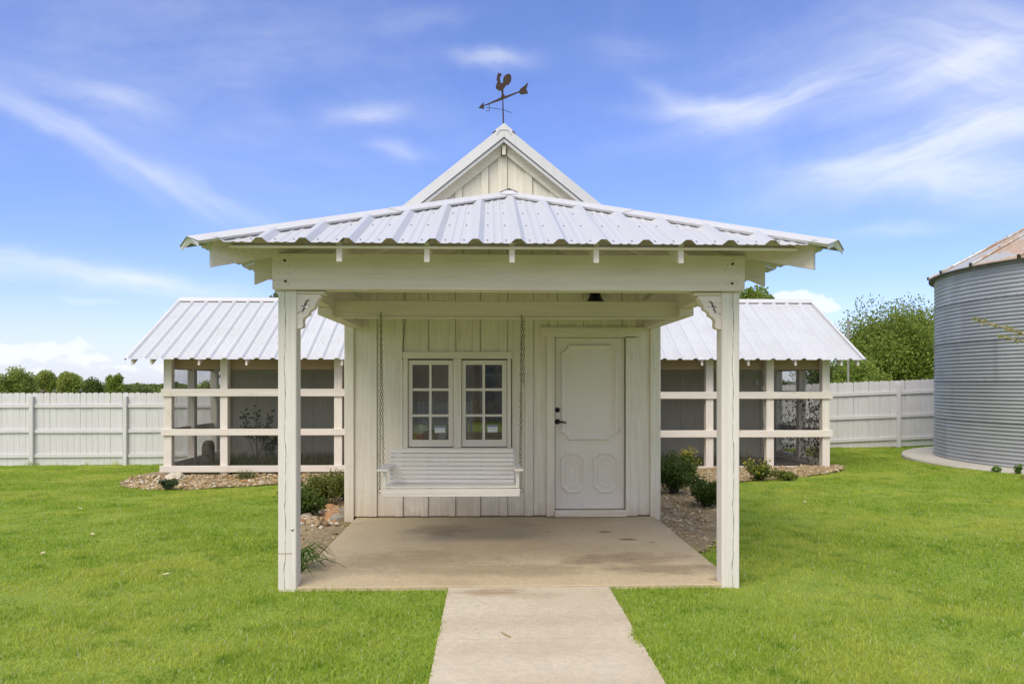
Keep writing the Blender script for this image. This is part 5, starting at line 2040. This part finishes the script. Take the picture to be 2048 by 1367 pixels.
def shrub(label, x, y, w, h, fol, n, leaf, group=None, name='shrub', flowers=0, flat=1.0, seed=0, z=None):
    z0 = float(bed_z(np.array([x]), np.array([y]))[0]) if z is None else z
    t = thing(name, label, 'shrub' if not flowers else 'plant', (x, y, z0), group)
    rr = random.Random(seed + int(x * 100))
    st = MB()
    tips = []
    for k in range(16):
        a = rr.uniform(0, 6.28)
        r = rr.uniform(.15, .9) * w / 2
        tip = Vector((x + r * math.cos(a), y + r * math.sin(a) * flat, z0 + h * rr.uniform(.45, .98) * (1 - .35 * (r / (w / 2)) ** 2)))
        tips.append(tip)
        st.tube([(x + .03 * math.cos(a), y + .03 * math.sin(a), z0 - .02), Vector((x, y, z0)).lerp(tip, .55) + Vector((0, 0, .03)), tip], [.008, .006, .003], 5, False)
    st.build('stems', M_BARK, t)
    Cs, Ds, rn = [], [], []
    per = n // len(tips)
    for tip in tips:
        u_ = rng.random(per) ** .6
        base = np.array([x, y, z0])
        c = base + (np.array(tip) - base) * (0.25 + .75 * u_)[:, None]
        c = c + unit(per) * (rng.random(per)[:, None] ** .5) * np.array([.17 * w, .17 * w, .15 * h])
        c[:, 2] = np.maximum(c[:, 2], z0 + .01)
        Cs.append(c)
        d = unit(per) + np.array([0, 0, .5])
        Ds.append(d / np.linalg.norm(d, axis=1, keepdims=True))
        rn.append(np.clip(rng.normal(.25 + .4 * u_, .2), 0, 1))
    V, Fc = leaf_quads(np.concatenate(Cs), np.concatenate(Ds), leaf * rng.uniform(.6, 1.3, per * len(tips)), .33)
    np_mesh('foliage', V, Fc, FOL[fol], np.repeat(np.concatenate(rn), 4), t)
    if flowers:
        sel = [max(tips, key=lambda q: q.z)] + [q for q in tips if q.z > z0 + h * .6]
        Cs = np.concatenate([np.array(q) + rng.normal(size=(flowers, 3)) * np.array([.055, .05, .055]) + np.array([0, 0, .03]) for q in sel])
        V, Fc = leaf_quads(Cs, unit(len(Cs)), .026 * rng.uniform(.7, 1.3, len(Cs)), .45)
        tag(np_mesh('flowers', V, Fc, FOL['yellow'], np.repeat(rng.random(len(Cs)), 4), t), kind='stuff')
    return t


SG = 'low shrubs in the beds beside the house'
shrub('tallest green shrub against the left house corner', -2.02, 10.7, .74, .58, 'olive', 5200, .034, SG)
shrub('olive green shrub in the middle of the left bed', -2.36, 10.25, .70, .46, 'olive', 4600, .032, SG, seed=3)
shrub('dark green shrub half hidden behind the left porch post', -2.30, 9.35, .66, .44, 'shrub', 4400, .032, SG, seed=5)
shrub('large glossy dark green shrub against the right house corner', 2.78, 11.2, 1.02, .62, 'shrub', 7500, .036, SG, seed=6)
shrub('smaller dark green shrub beside the right porch post', 2.86, 9.85, .78, .44, 'shrub', 5200, .034, SG, seed=8)
YG = 'yellow flowering plants in the right bed'
shrub('upright yellow flowering plant behind the large right shrub', 3.22, 12.1, .34, .62, 'olive', 900, .05, YG, 'flowering_plant', 16, seed=2)
shrub('low spreading yellow flowering plant right of the right porch post', 4.72, 13.0, .62, .36, 'olive', 1500, .05, YG, 'flowering_plant', 9, seed=4)
shrub('low green plant trailing over the mulch beside the yellow flowers', 5.2, 12.95, .5, .16, 'olive', 700, .045, None, 'trailing_plant', 0, seed=14)
shrub('small spiky juniper bush on the lawn edge of the left gravel bed', -5.28, 12.45, .34, .20, 'juniper', 900, .035, None, 'juniper_bush', 0, seed=9)
shrub('tuft of low weeds at the outer corner of the left pen', -6.75, 16.3, .55, .20, 'olive', 500, .05, None, 'weed_tuft', 0, seed=19)


def blades(n, x0, x1, y0, y1, h, w, lean, zf):
    """tapered bent grass blades as arrays: 5 vertices, quad + triangle folded to two quads"""
    X, Y = rng.uniform(x0, x1, n), rng.uniform(y0, y1, n)
    return X, Y


def blade_mesh(X, Y, Z, H, W, lean, segs=2):
    n = len(X)
    az_ = rng.uniform(0, 2 * np.pi, n)
    la = rng.uniform(0, 2 * np.pi, n)
    ll = np.abs(rng.normal(0, lean, n)) * H
    sx_, sy_ = np.cos(az_) * W / 2, np.sin(az_) * W / 2
    B = np.stack([X, Y, Z], 1)
    S = np.stack([sx_, sy_, np.zeros(n)], 1)
    dl = np.stack([np.cos(la) * ll, np.sin(la) * ll, np.zeros(n)], 1)
    up = np.zeros((n, 3))
    up[:, 2] = H
    tip = B + dl + up * (1 - .25 * (ll / H) ** 2)[:, None]
    if segs == 1:
        V = np.stack([B - S, B + S, tip], 1).reshape(-1, 3)
        return V, np.arange(3 * n).reshape(n, 3), 3
    mid = B + dl * .35 + up * .55
    V = np.stack([B - S, B + S, mid + S * .75, tip, mid - S * .75], 1).reshape(-1, 3)
    i = np.arange(n) * 5
    Fc = np.concatenate([np.stack([i, i + 1, i + 2], 1), np.stack([i, i + 2, i + 4], 1), np.stack([i + 4, i + 2, i + 3], 1)])
    return V, Fc, 5


# strap-leaved plant at the foot of the left post
lily = thing('strap_leaf_plant', 'arching strap-leaved green plant at the foot of the left porch post', 'plant', (-1.62, 6.45, -.02))
lb = MB()
for k in range(30):
    a = random.uniform(-1.25, 1.25) - .25
    L = random.uniform(.22, .40)
    d = Vector((math.cos(a), math.sin(a), 0))
    sd_ = Vector((-math.sin(a), math.cos(a), 0)) * random.uniform(.006, .010)
    b0 = Vector((-1.66 + random.uniform(-.05, .05), 6.42 + random.uniform(-.14, .14), -.03))
    rise = random.uniform(.10, .27)
    pts = [b0, b0 + d * L * .3 + Vector((0, 0, rise * .75)), b0 + d * L * .65 + Vector((0, 0, rise)), b0 + d * L * .9 + Vector((0, 0, rise * .72)), b0 + d * L * 1.05 + Vector((0, 0, rise * .45))]
    ws = [.8, 1.2, 1.0, .6, .05]
    vs = []
    for p_, w_ in zip(pts, ws):
        vs += [p_ - sd_ * w_, p_ + Vector((0, 0, -.004)), p_ + sd_ * w_]
    fs = []
    for i in range(4):
        fs += [(3 * i, 3 * i + 1, 3 * i + 4, 3 * i + 3), (3 * i + 1, 3 * i + 2, 3 * i + 5, 3 * i + 4)]
    lb.add(vs, fs, True)
o = lb.build('leaves', FOL['lily'], lily, normals=False)
at_ = o.data.attributes.new('rnd', 'FLOAT', 'POINT')
at_.data.foreach_set('value', np.repeat(rng.random(30), 15).astype(np.float32))

# sapling, stump and weeds in the left pen
sap = thing('sapling', 'small leafy sapling growing inside the left pen', 'sapling', (-4.85, 15.75, -.2))
sm_ = MB()
tips = []
for k, (dx, dy, top_, r0) in enumerate([(0, 0, 1.0, .010), (-.30, .1, .98, .007), (.32, -.05, .92, .007), (.12, .2, .62, .006), (.42, .1, .38, .006), (.28, 0, .20, .006), (-.2, -.1, .66, .006)]):
    p0 = Vector((-4.85, 15.75, -.22 + .08 * k))
    p1 = Vector((-4.85 + dx, 15.75 + dy, top_))
    md = p0.lerp(p1, .5) + Vector((dx * .1, 0, .06))
    sm_.tube([p0, md, p1], [r0, r0 * .8, .003], 5, False)
    tips.append((md, p1))
sm_.build('stem', M_BARK, sap)
Cs = np.concatenate([np.array(a) + (np.array(b) - np.array(a)) * rng.random((85, 1)) + rng.normal(size=(85, 3)) * .055 for a, b in tips])
V, Fc = leaf_quads(Cs, unit(len(Cs)), .075 * rng.uniform(.6, 1.2, len(Cs)), .35)
np_mesh('leaves', V, Fc, FOL['shrub'], np.repeat(rng.random(len(Cs)), 4), sap)

st_x, st_y = PX(417, 16.2), 16.2
lg = MB()
prof = [(.15, -.45), (.145, -.2), (.135, .0), (.13, .2), (.12, .30), (.075, .36), (.001, .375)]
vs, fs = [], []
nn_ = 14
for (r, z) in prof:
    for k in range(nn_):
        t = 2 * math.pi * k / nn_
        q = r * (1 + .22 * mnoise.noise(Vector((math.cos(t) * 1.6, math.sin(t) * 1.6, z * 4))))
        vs.append((st_x + q * math.cos(t), st_y + q * math.sin(t), z))
for i in range(len(prof) - 1):
    for k in range(nn_):
        fs.append((i * nn_ + k, i * nn_ + (k + 1) % nn_, (i + 1) * nn_ + (k + 1) % nn_, (i + 1) * nn_ + k))
lg.add(vs, fs, True)
tag(lg.build('tree_stump', M_LOG), 'weathered upright stump standing in the outer bay of the left pen', 'stump')


def weeds(name, label, n, x0, x1, y0, y1, h, mat):
    X, Y = rng.uniform(x0, x1, n), rng.uniform(y0, y1, n)
    Z = bed_z(X, Y) - .01
    V, Fc, k = blade_mesh(X, Y, Z, h * rng.uniform(.4, 1.2, n), .010 * rng.uniform(.6, 1.4, n), .45)
    o = np_mesh(name, V, Fc, mat, np.repeat(rng.random(n), k))
    return tag(o, kind='stuff')


weeds('weeds', '', 8500, -5.6, -1.75, 15.15, 16.5, .40, FOL['weed'])
weeds('weeds', '', 900, -6.3, -5.5, 15.15, 18.5, .26, FOL['weed'])
weeds('weeds', '', 1100, 2.1, 5.6, 15.15, 16.5, .30, FOL['weed'])

# dry vine on the mesh of the right pen
vx = PX(1645, YF + .1) + .02
vine = thing('dry_vine', 'dry dark vine climbing the corner and side mesh of the right pen', 'vine', (vx, 15.2, -.1))
vm_ = MB()
for k in range(7):
    pts = []
    y0, z = 15.02 + random.uniform(0, .06), -.15
    yv = y0
    while z < .4 + .9 * random.random() and len(pts) < 20:
        pts.append((vx + random.uniform(-.02, .02) - (.02 if k else .05), yv, z))
        z += .11
        yv += random.uniform(-.02, .10) * (0 if k == 0 else 1.6)
    if len(pts) > 2:
        vm_.tube(pts, .006 if k else .010, 5, False)
vm_.build('stems', M_BARK, vine)
n = 1500
Y = 15.05 + rng.random(n) ** 1.4 * 2.2
Z = -.1 + rng.random(n) * 1.45
keep = rng.random(n) < np.clip(1.15 - (Y - 15) * .32 - np.abs(Z - .5) * .35, 0.1, 1)
Y, Z = Y[keep], Z[keep]
C = np.stack([vx - .03 + rng.normal(size=len(Y)) * .02, Y, Z], 1)
dd = unit(len(Y)) * .6 + np.array([0, 0, -.8])
dd /= np.linalg.norm(dd, axis=1, keepdims=True)
V, Fc = leaf_quads(C, dd, .06 * rng.uniform(.5, 1.3, len(Y)), .3)
np_mesh('leaves', V, Fc, FOL['dry'], np.repeat(rng.random(len(Y)), 4), vine)

# conifer standing just outside the picture, one branch of which reaches in
kx, ky = 5.35, 6.35
con = thing('young_conifer', 'young pale green conifer whose low branch reaches in front of the silo', 'tree', (kx, ky, -.04))
cm = MB()
cm.tube([(kx, ky, -.1), (kx + .02, ky, 1.2), (kx, ky, 2.6)], [.045, .035, .008], 8)
nd_C, nd_D = [], []
brs = []
tipm = Vector((PX(1951, 6.0), 6.0, PZ(638, PX(1951, 6.0), 6.0)))
rootm = Vector((kx, ky, PZ(712, kx, ky)))
brs.append((rootm, rootm.lerp(tipm, .55) + Vector((0, 0, -.01)), tipm))
tip2 = Vector((PX(2004, 6.02), 6.02, PZ(673, PX(2004, 6.02), 6.02)))
brs.append((rootm.lerp(tipm, .22), rootm.lerp(tipm, .3) + Vector((-.15, 0, -.012)), tip2))
for k in range(20):
    zz = .5 + k * .1
    a = k * 2.4
    if -2.6 < ((a + math.pi) % (2 * math.pi)) - math.pi < 2.6 or False:
        L = .75 * (1 - zz / 3.0)
        if kx + L * math.cos(a) < 4.75:
            L = .35
        r0 = Vector((kx, ky, zz))
        t0_ = r0 + Vector((math.cos(a) * L, math.sin(a) * L, .12))
        brs.append((r0, r0.lerp(t0_, .5) + Vector((0, 0, -.02)), t0_))
for (a, b, c) in brs:
    cm.tube([a, b, c], [.012, .008, .004], 6, False)
    L = (c - a).length
    steps = max(int(L / .06), 3)
    for i in range(steps + 1):
        u_ = i / steps
        p_ = a.lerp(b, u_ * 2) if u_ < .5 else b.lerp(c, u_ * 2 - 1)
        m_ = 26 if (random.random() < .75 or i == steps) else 6
        nd_C.append(np.repeat(np.array(p_)[None], m_, 0) + rng.normal(size=(m_, 3)) * .008)
        ax = (c - a).normalized()
        d = unit(m_) + np.array(ax) * .8
        nd_D.append(d / np.linalg.norm(d, axis=1, keepdims=True))
cm.build('trunk', simple('pale twig', (.42, .32, .18), .8), con)
nd_C, nd_D = np.concatenate(nd_C), np.concatenate(nd_D)
V, Fc = leaf_quads(nd_C, nd_D, .040 * rng.uniform(.6, 1.2, len(nd_C)), .09)
np_mesh('needles', V, Fc, FOL['needle'], np.repeat(rng.random(len(nd_C)), 4), con)

# ------------------------------------------------------------------ stones and chips
def ico():
    bm = bmesh.new()
    bmesh.ops.create_icosphere(bm, subdivisions=1, radius=1)
    v = np.array([q.co[:] for q in bm.verts])
    f = np.array([[q.index for q in fc.verts] for fc in bm.faces])
    bm.free()
    return v, f


ICO_V, ICO_F = ico()


def stones(name, pts, size, mat, flat=(1, .8, .5), embed=.3):
    n = len(pts)
    V = np.repeat(ICO_V[None], n, 0) * (1 + .28 * rng.normal(size=(n, len(ICO_V), 1)).clip(-1, 1))
    sc_ = size[:, None] * np.array(flat) * rng.uniform(.7, 1.3, (n, 3))
    V = V * sc_[:, None, :]
    a = rng.uniform(0, 6.28, n)
    t = rng.normal(0, .35, n)
    ca, sa, ct, st_ = np.cos(a), np.sin(a), np.cos(t), np.sin(t)
    x, y, z = V[..., 0], V[..., 1], V[..., 2]
    x, z = x * ct[:, None] + z * st_[:, None], -x * st_[:, None] + z * ct[:, None]
    X = x * ca[:, None] - y * sa[:, None]
    Yv = x * sa[:, None] + y * ca[:, None]
    V = np.stack([X, Yv, z], 2) + pts[:, None, :]
    V[..., 2] += (sc_[:, 2] * (1 - embed))[:, None] * .6
    Fc = (ICO_F[None] + (np.arange(n) * len(ICO_V))[:, None, None]).reshape(-1, 3)
    return np_mesh(name, V.reshape(-1, 3), Fc, mat, np.repeat(rng.random(n), len(ICO_V)))


def scatter(poly, n, cond=None):
    x0, x1 = min(p[0] for p in poly), max(p[0] for p in poly)
    y0, y1 = min(p[1] for p in poly), max(p[1] for p in poly)
    X, Y = rng.uniform(x0, x1, n), rng.uniform(y0, y1, n)
    k = in_poly(X, Y, poly)
    if cond is not None:
        k &= cond(X, Y)
    X, Y = X[k], Y[k]
    return np.stack([X, Y, bed_z(X, Y)], 1)


pl = scatter(BED_L, 32000, lambda X, Y: (Y < 14.98) & (rng.random(len(X)) < np.where(Y > 12, .75, np.where(Y > 8.6, .5, .03))))
tag(stones('gravel', pl, rng.gamma(4, .0055, len(pl)).clip(.008, .055), M_STONE), kind='stuff')
pr_ = scatter(BED_R, 21000, lambda X, Y: (Y < 14.98) & (rng.random(len(X)) < np.where(Y > 8.6, .8, .35)))
tag(stones('mulch', pr_, rng.gamma(4, .0062, len(pr_)).clip(.010, .05), M_CHIP, (1.3, .42, .22), .2), kind='stuff')
pl2 = scatter(BED_L, 3500, lambda X, Y: (Y < 9.0))
tag(stones('mulch', pl2, rng.gamma(4, .005, len(pl2)).clip(.008, .03), M_CHIP, (1.4, .3, .2), .2), kind='stuff')

ROCKM = [simple('rock tan', (.42, .31, .19), .9, 0, 12, (.26, .18, .11), .4, .65, .6), simple('rock rust', (.44, .23, .11), .9, 0, 12, (.28, .15, .08), .4, .65, .6), simple('rock pale', (.56, .50, .41), .9, 0, 12, (.38, .31, .23), .4, .65, .6), simple('rock grey', (.32, .28, .22), .9, 0, 12, (.18, .15, .12), .4, .65, .6)]


def rock(name, label, x, y, r, mi, seed, group=None, flat=.6):
    bm = bmesh.new()
    bmesh.ops.create_icosphere(bm, subdivisions=2, radius=1)
    for v in bm.verts:
        d = v.co.copy()
        k = 1 + .38 * mnoise.noise(d * 1.3 + Vector((seed * 3.1, 0, 0))) + .16 * mnoise.noise(d * 3.1 + Vector((seed, 5, 0)))
        v.co = Vector((d.x * r * 1.15 * k, d.y * r * .85 * k, d.z * r * flat * k))
    me = bpy.data.meshes.new(name)
    bm.to_mesh(me)
    bm.free()
    me.materials.append(ROCKM[mi])
    z = float(bed_z(np.array([x]), np.array([y]))[0])
    o = link(name, me, None, (x, y, z + r * flat * .35), (random.uniform(-.3, .3), random.uniform(-.3, .3), random.uniform(0, 6)))
    return tag(o, label, 'rock', group)


rock('rock', 'flat orange-brown rock leaning beside the left edge of the porch slab', -1.90, 9.15, .135, 1, 1)
rock('rock', 'grey ridged rock between the orange rock and the left house corner', -1.80, 9.0, .12, 3, 2)
rock('rock', 'single tan rock beside the right house corner', 2.22, 9.7, .11, 0, 4)
rock('rock', 'pale flat stone slab under the outer corner of the left pen', -5.95, 14.35, .22, 2, 6, None, .35)
rg = random.Random(4)
for k in range(46):
    x = rg.uniform(-2.25, -1.72)
    y = rg.uniform(8.75, 10.15) if k < 34 else rg.uniform(13.0, 14.7)
    if k >= 34:
        x = rg.uniform(-5.2, -2.3)
    r_, mi = rg.uniform(.04, .085), rg.choice([0, 0, 1, 2, 3])
    col_ = ('tan', 'rusty orange', 'pale cream', 'grey brown')[mi]
    siz = 'small' if r_ < .055 else ('middling' if r_ < .07 else 'large')
    where = ('nearest the wall' if x > -1.88 else 'on the lawn side' if x < -2.08 else 'in the middle') + (' at the near end' if y < 9.4 else ' at the far end')
    lab = '%s %s rock %s of the left pile' % (siz, col_, where) if k < 34 else '%s %s gravel stone before the left pen, %s side' % (siz, col_, 'fence' if x < -3.7 else 'house')
    rock('rock', lab, x, y, r_, mi, 20 + k, 'rocks piled along the left house wall' if k < 34 else 'larger stones in the left gravel')

# a coil of dry grass by the left pen sill
n = 260
X, Y = rng.normal(PX(492, 14.3), .10, n), rng.normal(14.3, .08, n)
V, Fc, k = blade_mesh(X, Y, bed_z(X, Y), .2 * rng.uniform(.4, 1.1, n), .006 * np.ones(n), 1.0)
dg = np_mesh('dry_grass_clump', V, Fc, FOL['weed'], np.repeat(rng.random(n), k))
tag(dg, 'clump of dry wiry grass in the gravel under the left pen sill', 'grass clump')

# ------------------------------------------------------------------ the lawn
def lawn(n, y0, y1, h, w, segs, seed):
    g = np.random.default_rng(seed)
    Y = g.uniform(y0, y1, n)
    X = g.uniform(-1, 1, n) * (Y * .80 + .6) + Y * .0293
    bad = (X > SL_X0 + .0) & (X < SL_X1) & (Y > SL_Y0 - .005 + g.normal(0, .012, n)) & (Y < 9)
    e = g.normal(0, .012, n)
    bad |= (X > PA_X0 + .005 + e) & (X < PA_X1 - .005 + e) & (Y < SL_Y0)
    bad |= (X > HX0) & (X < HX1) & (Y > 8.8)
    bad |= (X > -6.42) & (X < 6.86) & (Y > 14.9)
    jx, jy = X + g.normal(0, .06, n), Y + g.normal(0, .06, n)
    bad |= in_poly(jx, jy, BED_L) | in_poly(jx, jy, BED_R)
    bad |= np.hypot(X - SILO_C[0], Y - SILO_C[1]) < SILO_R + .66 + e
    bad |= (Y > 19.4) & (X < 0)
    X, Y = X[~bad], Y[~bad]
    Z = tz_np(X, Y) - .006
    m = len(X)
    lump_ = np.sin(X * 2.1 + 1.3 * np.sin(Y * 1.7)) * np.sin(Y * 2.6 + 1.1 * np.sin(X * 1.9)) + .6 * np.sin(X * 6.3 + Y * 4.1) * np.sin(Y * 7.7 - X * 3.3)
    H = h * g.uniform(.45, 1.2, m) * (1 + .32 * lump_)
    tall = g.random(m) > .995
    H[tall] *= 2.0
    V, Fc, k = blade_mesh(X, Y, Z, H, w * np.maximum(1, Y / 5.5) * g.uniform(.7, 1.3, m), .55, segs)
    return tag(np_mesh('lawn_grass', V, Fc, M_GRASS, np.repeat(g.random(m), k)), kind='stuff')


lawn(270000, 3.4, 8.4, .036, .0062, 2, 1)
lawn(780000, 8.4, 21.5, .036, .0062, 1, 2)
# taller tufts along the fence foot and slab edge
n = 900
X = rng.uniform(-15, -6.6, n)
Y = 19.35 + (X + 15.8) * .039 - rng.random(n) * .25
tuft = np.sin(X * 3.7) + np.sin(X * 9.1 + 1)
k_ = tuft > .5
X, Y = X[k_], Y[k_]
V, Fc, k = blade_mesh(X, Y, tz_np(X, Y), .15 * rng.uniform(.4, 1.3, len(X)), .012 * np.ones(len(X)), .5)
tag(np_mesh('lawn_grass', V, Fc, M_GRASS, np.repeat(rng.random(len(X)), k)), kind='stuff')
# two weeds at the edge of the silo pad
for (px, lab) in ((1992, 'low leafy weed at the edge of the silo pad'), (2038, 'taller upright weed against the silo near the right edge')):
    y = next(q for q in np.arange(8, 16, .02) if math.hypot(PX(px, q) - SILO_C[0], q - SILO_C[1]) < SILO_R + .70)
    x = PX(px, y)
    shrub(lab, x, y, .18, .09 if px < 2000 else .20, 'lily', 110, .06, None, 'weed_plant', 0, seed=px, z=tz(x, y))

# grass creeping over the path edge at the first joint, and along both edges
n = 520
Y = np.concatenate([rng.normal(4.66, .09, 220), rng.uniform(3.4, 5.8, 300)])
X = np.concatenate([PA_X1 - np.abs(rng.normal(0, .028, 220)) + .01, np.where(rng.random(300) < .5, PA_X0 + rng.normal(-.004, .008, 300), PA_X1 + rng.normal(.004, .008, 300))])
V, Fc, k = blade_mesh(X, Y, np.full(n, -.015), .034 * rng.uniform(.5, 1.3, n), .006 * np.ones(n), .9)
tag(np_mesh('lawn_grass', V, Fc, M_GRASS, np.repeat(rng.random(n) * .8, k)), kind='stuff')
M_LEAF = simple('fallen leaf', (.62, .54, .36), .8, 0, 30, (.45, .36, .2))
for (px, py, lab) in ((185, 1070, 'pale fallen leaf on the left lawn half way to the gravel bed'), (86, 1108, 'pale fallen leaf near the left edge of the lawn'), (333, 1151, 'largest pale fallen leaf on the lawn left of the left post'), (160, 1018, 'small pale leaf on the far left lawn'), (1610, 1005, 'pale fallen leaf on the right lawn beyond the right post')):
    y = max(q for q in np.arange(4, 15, .02) if PZ(py, PX(px, q), q) > tz(PX(px, q), q) + .02)
    x = PX(px, y)
    z = tz(x, y) + .034
    mb = MB()
    a = random.uniform(0, 3)
    ca, sa = math.cos(a) * .04, math.sin(a) * .04
    mb.add([(x - ca, y - sa, z), (x + sa * .5, y - ca * .5, z + .006), (x + ca, y + sa, z + .012), (x - sa * .5, y + ca * .5, z + .008), (x, y, z + .003)], [(0, 1, 4), (1, 2, 4), (2, 3, 4), (3, 0, 4)])
    tag(mb.build('fallen_leaf', M_LEAF, normals=False), lab, 'leaf', 'leaves lying on the lawn')
tw = MB()
x, y = PX(1010, 4.66), 4.72
tw.tube([(x - .02, y + .05, -.003), (x, y, .002), (x + .035, y - .045, -.003)], .004, 5)
tag(tw.build('twig', simple('dry twig', (.38, .26, .12), .8)), 'short dry twig lying on the path just above its first joint', 'twig')
